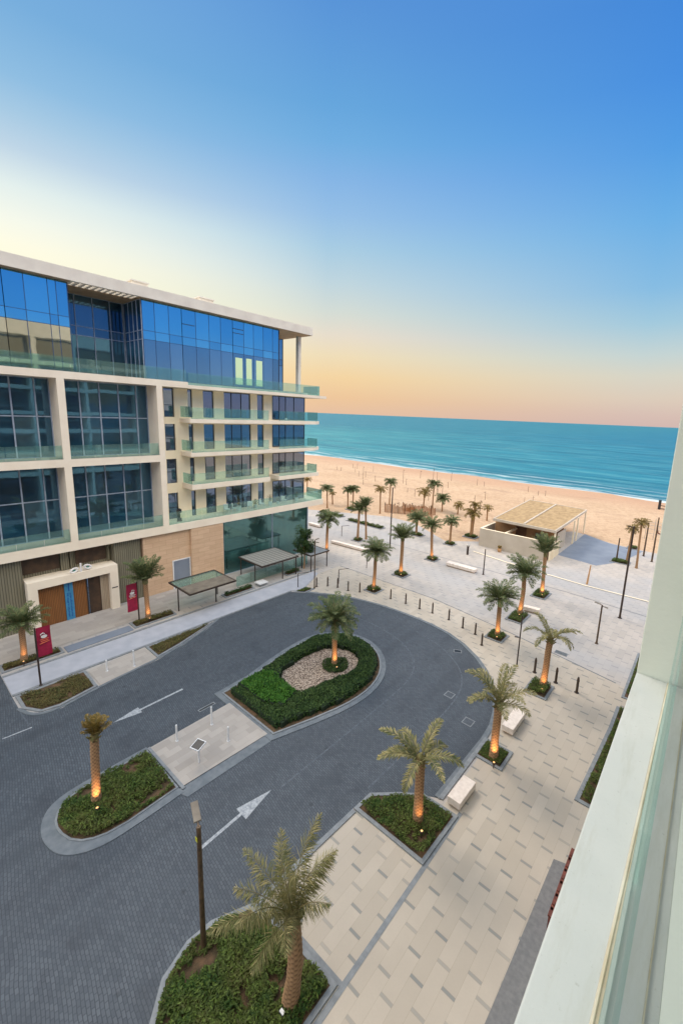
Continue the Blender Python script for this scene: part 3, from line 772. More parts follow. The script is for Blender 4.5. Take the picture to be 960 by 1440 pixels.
# ------------------------------------------------------------------ palms
def crown_mesh(name, n, L, e_lo, e_hi, droop, ll, mats, seed, wide=1.0, ragged=.15, dead=0, lw=.024, sp=.042, hang=.28):
    rnd = random.Random(seed); b = MB()
    for i in range(n):
        az = 2*PI*(i*0.381966) + rnd.uniform(-.25, .25)
        u = (i+.5)/n
        el = math.radians(e_hi+(e_lo-e_hi)*u + rnd.uniform(-7, 7))
        Lf = L*rnd.uniform(1-ragged, 1+ragged*.6)*(.78+.22*math.sin(PI*min(1, u+.25)))
        dr = droop*rnd.uniform(.75, 1.25)
        segs = 14; p = Vector((.06*math.cos(az), .06*math.sin(az), 0)); pts = [p.copy()]; e = el; tang = []
        for k in range(segs):
            d = Vector((math.cos(az)*math.cos(e), math.sin(az)*math.cos(e), math.sin(e)))
            tang.append(d); p = p+d*(Lf/segs); pts.append(p.copy())
            e -= dr/segs*(.5+1.2*k/segs)
        tang.append(tang[-1])
        rad = [.028*(1-.85*k/segs) for k in range(segs+1)]
        b.tube(pts, rad, seg=3, mi=1, cap=False)
        # leaflets
        nl = int(Lf/sp)
        side = Vector((-math.sin(az), math.cos(az), 0))
        for j in range(nl):
            s = .1+.9*(j+rnd.random()*.6)/nl
            k = min(segs-1, int(s*segs)); fr = s*segs-k
            q = pts[k].lerp(pts[k+1], fr); tg = tang[k]
            up = side.cross(tg).normalized()
            if up.z < 0: up = -up
            le = ll*(math.sin(PI*min(1, .12+.88*s))**.55)*rnd.uniform(.75, 1.1)
            if s > .92: le *= .8
            for sg in (-1, 1):
                dirv = (side*sg*rnd.uniform(.62, .95)*wide + tg*rnd.uniform(.55, .95) + up*rnd.uniform(-.1, .55) + Vector((0, 0, -hang*rnd.random()))).normalized()
                tip = q+dirv*le+Vector((0, 0, -.18*le*rnd.random()))
                mid = q+dirv*le*.45
                wv = tg*lw*rnd.uniform(.8, 1.4)
                b.quad(tuple(q-wv*.4), tuple(mid-wv), tuple(tip), tuple(mid+wv), 0)
    # boot / heart
    b.lathe([(.10, -.35), (.2, -.22), (.21, -.05), (.14, .15), (.04, .32)], seg=10, mi=1)
    for k in range(dead):   # cut frond stubs round the heart
        a = 2*PI*k/dead; z = -.3+.22*(k % 3)/2
        p0 = Vector((.14*math.cos(a), .14*math.sin(a), z)); p1 = p0+Vector((.22*math.cos(a), .22*math.sin(a), .2))
        b.tube([p0, p1], [.045, .03], seg=4, mi=1)
    me_o = b.build(name, mats)
    return me_o

def trunk_mesh(name, seed, r0=.24, r1=.185, curve=0.0):
    """unit height trunk (scaled per palm) with diamond leaf-base scars"""
    b = MB(); seg = 36; rings = 110; scars = []
    rnd = random.Random(seed)
    for i in range(rings+1):
        t = i/rings
        r = r0*(1-.22*min(1, t*3)) if t < .33 else r0*.78+(r1-r0*.78)*((t-.33)/.67)
        if t < .05: r *= 1.18-3.6*t
        cxo = curve*math.sin(t*PI)*.5+.01*math.sin(t*9+seed); cyo = curve*.3*t
        for k in range(seg):
            th = 2*PI*k/seg
            a = (t*19+2.0*k/seg*3) % 1; c = (t*19-2.0*k/seg*3) % 1
            sc = (abs(a-.5)+abs(c-.5))
            rr = r*(1+.17*max(0, 1-sc)-.07)+rnd.uniform(-.006, .006); scars.append(sc)
            b.v.append((cxo+rr*math.cos(th), cyo+rr*math.sin(th), t))
    for i in range(rings):
        for k in range(seg):
            k2 = (k+1) % seg; b.f.append((i*seg+k, i*seg+k2, (i+1)*seg+k2, (i+1)*seg+k)); b.m.append(0)
    o = b.build(name, M['trunk'], smooth=True)
    at = o.data.attributes.new('scar', 'FLOAT', 'POINT'); at.data.foreach_set('value', scars)
    return o

trunks = [trunk_mesh('trunk', 1), trunk_mesh('trunk', 2, curve=.3), trunk_mesh('trunk', 3, .2, .16)]
TM = [o.data for o in trunks]
for o in trunks: bpy.data.objects.remove(o)
pm = lambda l: [M[l], M['stalk']]
M['stalk'] = mat_plain('frond_stalk', S(120, 118, 72), S(104, 90, 56), .7, 6, bstr=0)
crowns = {
 'full': crown_mesh('crown', 44, 2.1, -8, 74, 1.15, .5, pm('frond'), 11, lw=.03),
 'full2': crown_mesh('crown', 38, 2.1, 0, 78, 1.0, .5, pm('frond'), 12, lw=.03),
 'up': crown_mesh('crown', 32, 2.1, 36, 82, .7, .46, pm('frond'), 13, lw=.03),
 'few': crown_mesh('crown', 12, 2.35, 26, 74, 1.3, .42, pm('frond_y'), 14, dead=14, ragged=.1, lw=.026, sp=.034),
 'few2': crown_mesh('crown', 9, 2.15, 18, 62, 1.7, .36, pm('frond_y'), 15, dead=14, ragged=.08, lw=.03, sp=.03),
 'front': crown_mesh('crown', 13, 2.9, 40, 82, 1.05, .55, pm('frond_y'), 17, dead=18, ragged=.2, lw=.012, sp=.015, wide=.62, hang=1.9),
 'tied': crown_mesh('crown', 14, 1.15, 52, 84, .7, .34, pm('frond_g'), 18, dead=10, lw=.03, sp=.03),
 'far': crown_mesh('crown', 26, 1.6, -5, 70, 1.4, .5, pm('frond'), 19, lw=.045, sp=.05),
 'gold': crown_mesh('crown', 16, 1.5, -10, 65, 1.5, .46, pm('frond_g'), 20, lw=.045, sp=.05),
}
CM = {k: o.data for k, o in crowns.items()}
for o in crowns.values(): bpy.data.objects.remove(o)

palm_count = 0
PR = random.Random(77)
def palm(x, y, h, kind, label, group, tk=0, rz=None, sc=1.0, tr=1.0, lean=None, tilt=None):
    global palm_count
    palm_count += 1
    if lean is None: lean = (PR.uniform(-.045, .045), PR.uniform(-.045, .045))
    rz = rz if rz is not None else palm_count*1.7
    t = thing('palm_tree', label, 'palm tree', (x, y, 0), rz, group)
    a = bpy.data.objects.new('trunk', TM[tk]); link(a, t); a.scale = (tr, tr, h)
    c = bpy.data.objects.new('crown', CM[kind]); link(c, t)
    cx0 = .0 if tk != 1 else 0.02; cy0 = 0 if tk != 1 else .09*tr
    c.location = (cx0*tr, cy0, h+.12); c.scale = (sc*PR.uniform(.93, 1.07), sc*PR.uniform(.93, 1.07), sc*PR.uniform(.9, 1.1))
    c.rotation_euler = tilt or (PR.uniform(-.1, .1), PR.uniform(-.1, .1), PR.uniform(0, 6))
    t.rotation_euler = (lean[0], lean[1], rz)
    return t

GP = 'date palms along the road'; GB = 'date palms on the plaza'; GF = 'small palms at the edge of the sand'
palm(-7.35, 6.13, 3.1, 'front', 'nearest palm with loose olive fronds in the large bed at the bottom', GP, 1, rz=0, tr=1.1, lean=(0, 0), tilt=(.20, -.24, 0), sc=.88)
palm(-18.65, 4.74, 3.3, 'tied', 'palm with a tiny tied golden crown on the median bed at the left', GP, 0, tr=.85, sc=.8)
palm(-18.26, 19.04, 3.25, 'full', 'full crowned palm in the gravel of the oval hedge island', GP, 0, tr=.9)
palm(-7.63, 13.38, 3.15, 'few2', 'short palm with few arching fronds in the five sided bed', GP, 0, rz=2.0)
palm(-6.62, 18.9, 3.1, 'few', 'palm with wispy grey green fronds in the square bed between the benches', GP, 0, rz=.4)
palm(-6.58, 26.56, 3.4, 'few2', 'palm with sparse curved fronds right of the bench beside three bollards', GB, 0, rz=3.6)
palm(-11.5, 30.77, 3.2, 'full2', 'dense palm in a square bed at the right end of the bollard arc', GB, 0, tr=.9)
palm(-11.62, 35.9, 3.8, 'full2', 'leaning palm in the bed beside the small grey bench', GB, 1, rz=1.2, tr=.95)
palm(-11.53, 41.8, 4.3, 'up', 'palm with lit trunk nearest the pavilion corner', GB, 0, tr=.9)
palm(-24.45, 30.84, 3.85, 'full', 'palm growing in line with the bollard arc left of the dark mast', GB, 0, tr=.85, sc=.92)
palm(-24.87, 36.03, 4.1, 'up', 'palm with narrow upright crown right of the dark mast', GB, 0, tr=.95)
palm(-25.16, 42.96, 4.1, 'full2', 'tall palm between the dark mast and the long low bench', GB, 0, tr=.85, sc=.85)
palm(-32.55, 50.59, 2.3, 'full2', 'broad low palm at the back of the plaza by the reed fences', GB, 2, sc=.95)
palm(-26.73, 50.25, 3.1, 'far', 'slim palm standing alone in front of the sand edge', GB, 2, tr=.9, sc=.85)
palm(-36.71, 42.25, 4.2, 'full2', 'palm with full crown behind the low white wall', GB, 0, sc=.85, tr=.8)
palm(-36.3, 43.6, 4.6, 'up', 'second trunk crowding against the palm behind the low white wall', GB, 2, sc=.8, tr=.8)
palm(-36.16, 35.75, 4.0, 'far', 'palm close to the glass corner of the big building', GB, 2, sc=1.15)
palm(-26.38, 55.9, 3.4, 'gold', 'stout golden palm with shaggy crown left of the pavilion', GB, 0, sc=1.15, tr=.95)
palm(-26.6, 56.6, 4.6, 'gold', 'taller golden palm rising behind the stout one left of the pavilion', GB, 2, sc=.8)
far = [(-44.78, 57.37, 4.2, 'gold', 'golden palm on the sand left of the mast', 1.0), (-48.1, 64.44, 4.3, 'far', 'highest palm on the sand just left of the mast top', 1.1),
 (-52.05, 56.82, 3.0, 'far', 'left palm of the twin pair on the sand', .9), (-51.2, 57.23, 3.2, 'far', 'right palm of the twin pair on the sand', 1.0),
 (-54.11, 53.44, 3.4, 'far', 'dark palm on the sand right beside the balcony corner', 1.05), (-55.67, 56.4, 2.0, 'gold', 'small brown palm behind the dark one at the balcony corner', .7),
 (-42.17, 67.54, 3.0, 'gold', 'brown palm on the sand left of the tallest of the trio', 1.2), (-41.01, 68.9, 4.4, 'far', 'tallest palm of the trio on the sand right of the mast', 1.15),
 (-38.14, 67.64, 2.2, 'far', 'lowest palm of the trio on the sand', 1.15), (-34.98, 67.84, 1.5, 'gold', 'short golden palm alone on the sand', .95),
 (-29.1, 67.43, 2.1, 'gold', 'small thin palm on the sand just left of the pavilion roof', .75), (-68.7, 61.52, 2.5, 'gold', 'golden shrub like palm seen past the balcony glass', .9)]
for x, y, h, k, lab, sc in far:
    palm(x, y, h, k, lab, GF, 2, sc=sc, tr=.75)
palm(-33.7, 5.32, 2.6, 'full2', 'dusty palm at the left edge beside the crimson banner', GP, 0, sc=.85, tr=.9)
palm(-33.92, 13.34, 3.3, 'up', 'palm beside the crimson banner right of the timber doors', GP, 0, sc=1.0, tr=.9)
palm(-6.95, 60.98, 4.2, 'gold', 'sparse golden palm on a thin pole trunk right of the pavilion', GF, 2, sc=.75, tr=.7)
palm(-5.58, 58.75, 5.6, 'gold', 'taller sparse golden palm with thin dark trunk near the right edge', GF, 2, sc=.85, tr=.7)

# uplights: lit in the photograph at the feet of the palms
def uplight(x, y, dx, dy, label, e):
    dx *= 1.45; dy *= 1.45; e *= 1.15
    t = thing('ground_uplight', label, 'uplight', (x+dx, y+dy, .05), 0, 'warm uplights at the palm trunks')
    MB().lathe([(.03, 0), (.03, .2), (.075, .22), (.08, .31), (.06, .34)], seg=12).build('housing', M['metal'], t)
    MB().lathe([(.05, .341), (.045, .345)], seg=12).build('lens', M['lampglow'], t)
    ld = bpy.data.lights.new('uplight_lamp', 'SPOT'); ld.energy = e; ld.color = (1, .50, .20); ld.spot_size = math.radians(80); ld.spot_blend = .9; ld.shadow_soft_size = .04
    lo = bpy.data.objects.new('lamp', ld); link(lo, t)
    lo.location = (0, 0, .42); ld.energy *= 1.3
    d = Vector((-dx, -dy, .62)); lo.rotation_euler = d.to_track_quat('-Z', 'Y').to_euler()
for x, y, dx, dy, lab, e in (
    (-18.65, 4.74, .42, -.1, 'small uplight glowing orange at the median palm with the tied crown', 42),
    (-18.26, 19.04, .40, -.25, 'small uplight glowing orange at the palm in the hedge island', 40),
    (-7.63, 13.38, .35, -.35, 'small uplight at the short palm in the five sided bed', 16),
    (-6.62, 18.9, .2, -.45, 'small uplight glowing orange at the palm between the benches', 50),
    (-6.58, 26.56, .1, -.45, 'small uplight glowing at the curved palm beside three bollards', 34),
    (-11.5, 30.77, .15, -.45, 'small uplight at the dense palm at the right end of the bollard arc', 34),
    (-11.62, 35.9, .15, -.45, 'small uplight at the leaning palm by the grey bench', 34),
    (-11.53, 41.8, .15, -.45, 'small uplight at the palm nearest the pavilion', 44),
    (-24.45, 30.84, .3, -.4, 'small uplight at the palm in line with the bollards', 22),
    (-24.87, 36.03, .3, -.4, 'small uplight at the narrow crowned palm by the mast', 26),
    (-25.16, 42.96, .3, -.4, 'small uplight at the tall palm left of the long low bench', 22),
    (-36.16, 35.75, .35, -.35, 'small uplight at the palm near the glass corner', 30),
    (-33.7, 5.32, .42, -.1, 'small uplight at the palm on the left edge', 14),
    (-33.92, 13.34, .42, -.1, 'small uplight at the palm right of the timber doors', 16)):
    uplight(x, y, dx, dy, lab, e)
t = thing('floodlight', 'small blue grey floodlight in the grass at the nearest palm', 'floodlight', (-7.25, 5.78, .05))
MB().box(-.03, .03, -.03, .03, 0, .12).build('stake', M['black'], t)
MB().box(-.09, .09, -.06, .06, .12, .26).build('housing', M['black'], t, bevel=.01)
MB().box(-.075, .075, -.045, .045, .262, .27).build('lens', M['wpost'], t)

# round leafy tree beside the shopfront
t = thing('broadleaf_tree', 'round leafy green tree beside the glass shopfront', 'tree', (-33.75, 29.9, 0))
b = MB().tube([(0, 0, 0), (.05, .03, 1.3), (.02, -.02, 2.6)], [.09, .07, .05], 8)
for k in range(7):
    a = k*.9; b.tube([(.02, 0, 1.5+.1*k), (.5*math.cos(a), .5*math.sin(a), 2.3+.12*k)], [.035, .015], 5)
b.build('trunk', M['trunk'], t)
b = MB(); rnd = random.Random(5)
lumps = [(Vector((rnd.uniform(-.7, .7), rnd.uniform(-.7, .7), rnd.uniform(2.2, 4.6))), rnd.uniform(.3, .6)) for _ in range(24)]
for c, r in lumps:
    for _ in range(260):
        d = Vector((rnd.gauss(0, 1), rnd.gauss(0, 1), rnd.gauss(0, 1))).normalized()*r*rnd.uniform(.5, 1.05)
        p = c+d; s = .075; a = rnd.uniform(0, 2*PI)
        u = Vector((math.cos(a), math.sin(a), rnd.uniform(-.8, .8))).normalized()*s; w = Vector((-math.sin(a), math.cos(a), rnd.uniform(-.8, .8)))*s*.5
        b.quad(tuple(p-u), tuple(p-w), tuple(p+u), tuple(p+w))
b.build('crown', M['hedge'], t)

# ------------------------------------------------------------------ street furniture
ORD = ['first', 'second', 'third', 'fourth', 'fifth', 'sixth', 'seventh', 'eighth', 'ninth', 'tenth', 'eleventh', 'twelfth', 'last']
def make_bollard():
    t = thing('bollard', 'x', 'bollard')
    MB().lathe([(.085, 0), (.085, .02), (.07, .03), (.068, .72), (.075, .74), (.075, .78), (.05, .95), (.03, 1.0)], seg=14).build('post', M['bollard'], t)
    MB().lathe([(.13, 0), (.13, .015), (.1, .02)], seg=14).build('base_plate', M['metal'], t)
    return t
proto = make_bollard()
bpos = [(-29.1, 27.47), (-28.44, 28.37), (-27.48, 28.83), (-26.2, 29.0), (-25.16, 29.55), (-22.03, 30.46), (-20.41, 30.65), (-18.86, 30.63), (-17.55, 30.73), (-15.84, 30.64), (-14.27, 30.18), (-13.02, 29.94), (-11.9, 28.77)]
for i, (x, y) in enumerate(bpos):
    o = proto if i == 0 else copy_tree(proto)
    o.location = (x, y, 0)
    tag(o, '%s bollard from the left in the arc round the road end' % ORD[i], 'bollard', 'bollards in the arc round the road end')
for i, (x, y) in enumerate([(-7.58, 28.0), (-6.11, 27.81), (-4.76, 27.66)]):
    o = copy_tree(proto); o.location = (x, y, 0); o.scale = (1.15, 1.15, 1.12)
    tag(o, ['bollard left of the curved palm trunk', 'middle of the three bollards by the curved palm', 'rightmost of the three bollards by the curved palm'][i], 'bollard', 'bollards by the curved palm')

def white_post(x, y, h, label):
    t = thing('marker_post', label, 'marker post', (x, y, .05), 0, 'white marker posts')
    MB().lathe([(.05, 0), (.05, h-.03), (.035, h)], seg=12).build('post', M['wpost'], t)
    MB().lathe([(.08, 0), (.08, .02), (.05, .03)], seg=12).build('foot', M['wpost'], t)
for x, y, h, lab in ((-28.66, 8.54, .8, 'short white post on the paved bay beside the dry bed'), (-27.98, 9.93, 1.15, 'taller white post on the paved bay by the left kerb'),
                     (-19.56, 8.72, .95, 'white post at the left side of the beige crossing'), (-19.31, 10.53, 1.1, 'white post at the far left of the beige crossing near the hedge'),
                     (-17.6, 10.48, .85, 'white post at the right side of the beige crossing near the hedge')):
    white_post(x, y, h, lab)
t = thing('panel_post', 'white post with a dark square panel on top in the beige crossing', 'sign post', (-17.44, 8.78, .05))
MB().lathe([(.045, 0), (.045, .95)], seg=10).build('post', M['wpost'], t)
b = MB(); b.box(-.24, .24, -.24, .24, 0, .05); o = b.build('panel', M['black'], t, bevel=.01); o.location = (0, 0, .95); o.rotation_euler = (math.radians(12), 0, .3)
b = MB().ring([(-.27, -.27), (.27, -.27), (.27, .27), (-.27, .27)], [(-.235, -.235), (.235, -.235), (.235, .235), (-.235, .235)], -.01, .065); o2 = b.build('panel_frame', M['wpost'], o)

def bench(poly, label, h=.45, grp='white stone benches'):
    cx = sum(p[0] for p in poly)/4; cy = sum(p[1] for p in poly)/4
    P_ = [(x-cx, y-cy) for x, y in poly]
    t = thing('bench', label, 'bench', (cx, cy, 0), 0, grp)
    MB().prism(P_, .1, h).build('seat_block', M['bench'], t, bevel=.02)
    MB().prism(inset(P_, .1), 0, .098).build('plinth', M['benchunder'], t)
bench([(-7.12, 14.98), (-6.48, 14.98), (-6.45, 16.5), (-7.1, 16.5)], 'white stone bench beside the five sided planting bed')
bench([(-7.08, 21.0), (-6.42, 21.0), (-6.4, 22.95), (-7.05, 22.95)], 'white stone bench between the two trunk lit palms near the road')
bench([(-22.8, 42.3), (-19.2, 42.4), (-19.2, 43.1), (-22.8, 43.0)], 'long low white bench in the middle of the plaza')
bench([(-11.7, 37.0), (-10.3, 37.2), (-10.35, 37.7), (-11.75, 37.5)], 'small grey bench behind the leaning palm')
bench([(-47.3, 42.7), (-45.0, 42.7), (-45.0, 43.3), (-47.3, 43.3)], 'dark flat bench beside the building corner', .4)
bench([(-38.3, 38.6), (-32.4, 39.1), (-32.4, 39.6), (-38.3, 39.1)], 'low long white seat wall in front of the building corner', .4)

def lamp(x, y, h, label, heads, rz=0, name='street_lamp', r=.07, mat='pole'):
    t = thing(name, label, 'street lamp', (x, y, 0), rz)
    MB().lathe([(r*2, 0), (r*2, .03), (r*1.2, .05), (r, .3), (r*.8, h-.02), (r*.6, h)], seg=12).build('pole', M[mat], t)
    for (a, L, z, w) in heads:
        c, s = math.cos(a), math.sin(a)
        arm = MB(); arm.tube([(0, 0, z), (c*.22, s*.22, z+.02)], .028, 6)
        ao = arm.build('arm', M[mat], t)
        hd = MB(); hd.box(.16, .16+L, -w/2, w/2, 0, .055)
        ho = hd.build('lamp_head', M['canopy_tan'] if mat == 'pole' else M['metal'], t, bevel=.012); ho.location = (0, 0, z); ho.rotation_euler = (0, 0, a)
    return t
t = lamp(-10.44, 5.16, 4.75, 'brown lamp post with one flat head at the nearest bed', [(math.radians(160), .75, 4.74, .22)], r=.085)
MB().box(-.055, .055, -.092, -.078, 4.28, 4.42).build('label_plate', M['yellow'] if 'yellow' in M else mat_plain('yellow_sticker', S(190, 190, 40), None, .5, 8, bstr=0), t)
lamp(-5.19, 35.41, 3.3, 'slim lamp post with two flat heads at the right of the plaza', [(math.radians(160), .45, 3.28, .18), (math.radians(-20), .3, 3.2, .15)])
lamp(-28.99, 27.08, 5.0, 'lamp post with double head beside the first bollards', [(math.radians(100), .4, 4.98, .18), (math.radians(0), .35, 4.8, .16)], r=.06)
lamp(-31.65, 43.01, 8.1, 'tall thin dark mast in the left half of the plaza', [(math.radians(0), .25, 8.05, .12)], r=.09, mat='metal')
lamp(-18.35, 42.9, 3.0, 'short plain dark post beside the long low bench', [], r=.07, mat='metal')
lamp(-8.79, 27.86, 3.9, 'thin dark post between the road bend and the curved palm', [(math.radians(200), .2, 2.2, .1)], r=.05, mat='metal')
lamp(-4.62, 41.88, 8.6, 'tallest dark mast at the right of the plaza', [(math.radians(180), .3, 8.5, .12)], r=.09, mat='metal')
for x, y, h, lab in ((-5.61, 65.15, 4.6, 'bare brown pole between the sparse golden palms and the right edge'), (-4.46, 63.15, 5.9, 'rightmost bare brown pole by the white wall'), (-8.0, 60.2, 3.0, 'short brown pole at the end of the dark strip bed')):
    t = thing('timber_pole', lab, 'pole', (x, y, 0), 0, 'brown poles at the sand edge')
    MB().lathe([(.11, 0), (.09, h*.5), (.075, h)], seg=10).build('shaft', M['pole'], t)
    MB().lathe([(.16, 0), (.16, .05), (.1, .08)], seg=10).build('collar', M['metal'], t)
# sign stand with side arm
for x, y, lab in ((-28.9, 35.0, 'thin metal frame sign on the plaza behind the bollards'), (-39.6, 42.1, 'small metal frame sign beside the palm behind the low white wall'), (-30.2, 26.0, 'dark frame stand at the tiny corner bed'), (-28.1, 29.6, 'dark frame stand behind the second bollard')):
    t = thing('sign_stand', lab, 'sign', (x, y, 0))
    MB().tube([(0, 0, 0), (0, 0, 1.5)], .04, 8).build('post', M['metal'], t)
    MB().tube([(0, 0, 1.5), (.55, .9, 1.55)], .028, 6).build('arm', M['metal'], t)
t = thing('info_totem', 'small dark totem sign left of the slim palm', 'sign', (-31.0, 48.2, 0))
t.location = (-22.9, 48.0, 0)
MB().box(-.12, .12, -.08, .08, 0, 1.1).build('body', M['metal'], t, bevel=.01); MB().lathe([(.22, 1.15), (.26, 1.3), (.1, 1.42)], seg=12).build('cap', M['steel'], t)
t = thing('wooden_marker', 'pale wooden marker post on the white step right of the palms', 'post', (-8.85, 48.5, 0))
MB().tube([(0, 0, 0), (.12, 0, 2.2)], [.11, .06], 8).build('shaft', M['tan'], t)
t = thing('white_box_seat', 'white flat box seat on the strip between the canopies', 'seat', (-33.3, 23.9, 0))
MB().box(-.45, .45, -.5, .5, .25, .36).build('seat', M['wpost'], t, bevel=.02); MB().box(-.35, .35, -.4, .4, 0, .25).build('base', M['kerb'], t)

# banners
def banner(x, y, h, w, bh, side, label, foot=0):
    t = thing('banner_flag', label, 'banner', (x, y, foot))
    MB().lathe([(.1, 0), (.1, .03), (.055, .06), (.045, h)], seg=10).build('pole', M['metal'], t)
    # cloth hangs in the plane parallel to the facade (YZ), slightly wavy, with thickness
    b = MB(); n = 12; k = 5; grid = []
    for i in range(n+1):
        for j in range(k+1):
            z = h-.05-bh*i/n; yy = side*(.05+w*j/k); xx = .05*math.sin(i*.6+j*.5)*(j/k)
            b.v.append((xx+.012, yy, z))
    off = len(b.v)
    b.v += [(vx-.024, vy, vz) for vx, vy, vz in b.v[:off]]
    for i in range(n):
        for j in range(k):
            a = i*(k+1)+j; b.f.append((a, a+1, a+k+2, a+k+1)); b.f.append((off+a, off+a+k+1, off+a+k+2, off+a+1)); b.m += [0, 0]
    cl = b.build('cloth', M['banner'], t, smooth=True)
    e = MB(); xq = .09; yc = side*(.05+w*.5); zc = h-bh*.34; s = w*.5
    # swan / sail like emblem: body, neck curl, wing
    body = [(yc+s*.45*math.cos(a*PI/9), zc-.02+s*.3*math.sin(a*PI/9)) for a in range(18)]
    e.v += [(xq, p, q) for p, q in body]; e.f.append(tuple(range(18))); e.m.append(0)
    e.tube([(xq, yc-side*s*.35, zc), (xq, yc-side*s*.45, zc+s*.45), (xq, yc-side*s*.1, zc+s*.62), (xq, yc+side*s*.12, zc+s*.4)], .025, 6)
    e.build('emblem', M['emb_w'], cl)
    e = MB()
    for q in range(3):
        ww = s*(.62-.1*q); zz = zc-s*.5-q*.11
        e.box(xq-.005, xq+.005, yc-ww, yc+ww, zz-.03, zz+.012)
    e.build('lettering', M['emb_w' if side < 0 else 'emb_o'], cl)
    e = MB(); e.quad((xq+.008, yc-s*.7, zc-s*.5-.30), (xq+.008, yc+s*.7, zc-s*.5-.22), (xq+.008, yc+s*.7, zc-s*.5-.16), (xq+.008, yc-s*.7, zc-s*.5-.24)); e.build('stripe', M['emb_o'], cl)
banner(-29.95, 5.35, 3.8, .7, 1.9, 1, 'crimson banner with white emblem on the tall post at the lower left', .06)
banner(-34.2, 12.75, 3.3, .75, 2.3, -1, 'crimson banner with white emblem beside the right hand palm by the doors', .05)

# canopies in front of the shopfront
def canopy(x0, x1, y0, y1, h, label, top, posts):
    t = thing('canopy', label, 'canopy', ((x0+x1)/2, (y0+y1)/2, 0), 0, 'flat canopies in front of the shopfront')
    hx, hy = (x1-x0)/2, (y1-y0)/2
    MB().ring([(-hx, -hy), (hx, -hy), (hx, hy), (-hx, hy)], [(-hx+.1, -hy+.1), (hx-.1, -hy+.1), (hx-.1, hy-.1), (-hx+.1, hy-.1)], h-.1, h+.03).build('frame', M['metal'], t)
    if top == 'canopy_tan':
        MB().box(-.1, hx-.102, -hy+.102, hy-.102, h-.04, h+.01).build('roof_panel', M[top], t)
        MB().box(-hx+.102, -.15, -hy+.102, hy-.102, h-.03, h).build('glass_panel', M['rail'], t)
    else: MB().box(-hx+.102, hx-.102, -hy+.102, hy-.102, h-.04, h+.01).build('roof_panel', M[top], t)
    for px, py in posts:
        MB().box(px-.04-(x0+x1)/2, px+.04-(x0+x1)/2, py-.04-(y0+y1)/2, py+.04-(y0+y1)/2, 0, h-.1).build('post', M['metal'], t)
canopy(-35.1, -31.4, 15.6, 19.9, 2.2, 'low flat canopy with tan roof left of the shopfront', 'canopy_tan', [(-33.6, 15.7), (-32.98, 18.8), (-34.4, 19.75)])
canopy(-37.0, -32.9, 23.7, 28.4, 2.05, 'grey gridded canopy in front of the glass shopfront', 'canopy_t', [(-34.2, 23.8), (-33.1, 26.4), (-33.1, 28.2), (-36.8, 28.2), (-36.8, 23.9)])
canopy(-35.3, -32.3, 29.6, 32.4, 1.9, 'small dark canopy at the building corner', 'kerb', [(-34.0, 29.8), (-32.5, 32.2), (-35.1, 32.2), (-32.5, 29.8)])
t = thing('glass_screen', 'low clear glass screen along the shopfront terrace', 'glass screen', (-34.55, 26.5, 0))
for k in range(5):
    MB().box(-.01, .01, -4.6+k*1.85, -4.6+k*1.85+1.8, .03, 1.1).build('panel', M['rail'], t)
MB().box(-.03, .03, -4.6, 4.65, 1.1, 1.14).build('handrail', M['steel'], t)

# rust metal screen under the balcony
t = thing('rust_screen', 'rust red slatted screen on the dark stone band by the balcony edge', 'screen', (-2.05, 14.3, 0))
for k in range(16):
    MB().box(-.04, .04, -1.45+.18*k, -1.45+.18*k+.1, .05, .9+.06*(k % 3)).build('slat', M['rust'], t)
MB().box(-.06, .06, -1.5, 1.45, .9, .96).build('rail', M['rust'], t)

# ------------------------------------------------------------------ pavilion
t = thing('beach_pavilion', 'low beach pavilion with thatched flat roof and pale walls', 'pavilion', (-18.9, 62.5, 0))
L = lambda x, y: (x+18.9, y-62.5)
def pbox(b, x0, x1, y0, y1, z0, z1): a = L(x0, y0); c = L(x1, y1); b.box(a[0], c[0], a[1], c[1], z0, z1)
b = MB(); pbox(b, -23.7, -14.6, 52.9, 53.15, 0, 2.45); pbox(b, -23.7, -23.45, 53.15, 57.6, 0, 2.45); b.build('wall', M['pav_wall'], t)
b = MB(); pbox(b, -23.72, -14.58, 52.88, 53.17, 2.452, 2.5); pbox(b, -23.72, -23.43, 53.17, 57.6, 2.452, 2.5); b.build('coping', M['white'], t)
b = MB(); pbox(b, -23.4, -14.6, 53.2, 57.5, 0.02, .06); b.build('court_floor', M['pav_in'], t)
b = MB(); pbox(b, -23.4, -15.2, 57.5, 57.75, 0, 3.5); b.build('inner_wall', M['tan'], t)
b = MB(); pbox(b, -20.3, -18.9, 57.3, 57.48, .06, 2.6); b.build('doorway', M['pav_in'], t)
b = MB(); pbox(b, -17.6, -16.5, 57.32, 57.48, 1.2, 2.2); b.build('window', M['win'], t)
b = MB(); pbox(b, -20.4, -20.15, 53.2, 57.4, 2.2, 2.42); b.build('court_beam', M['white'], t)
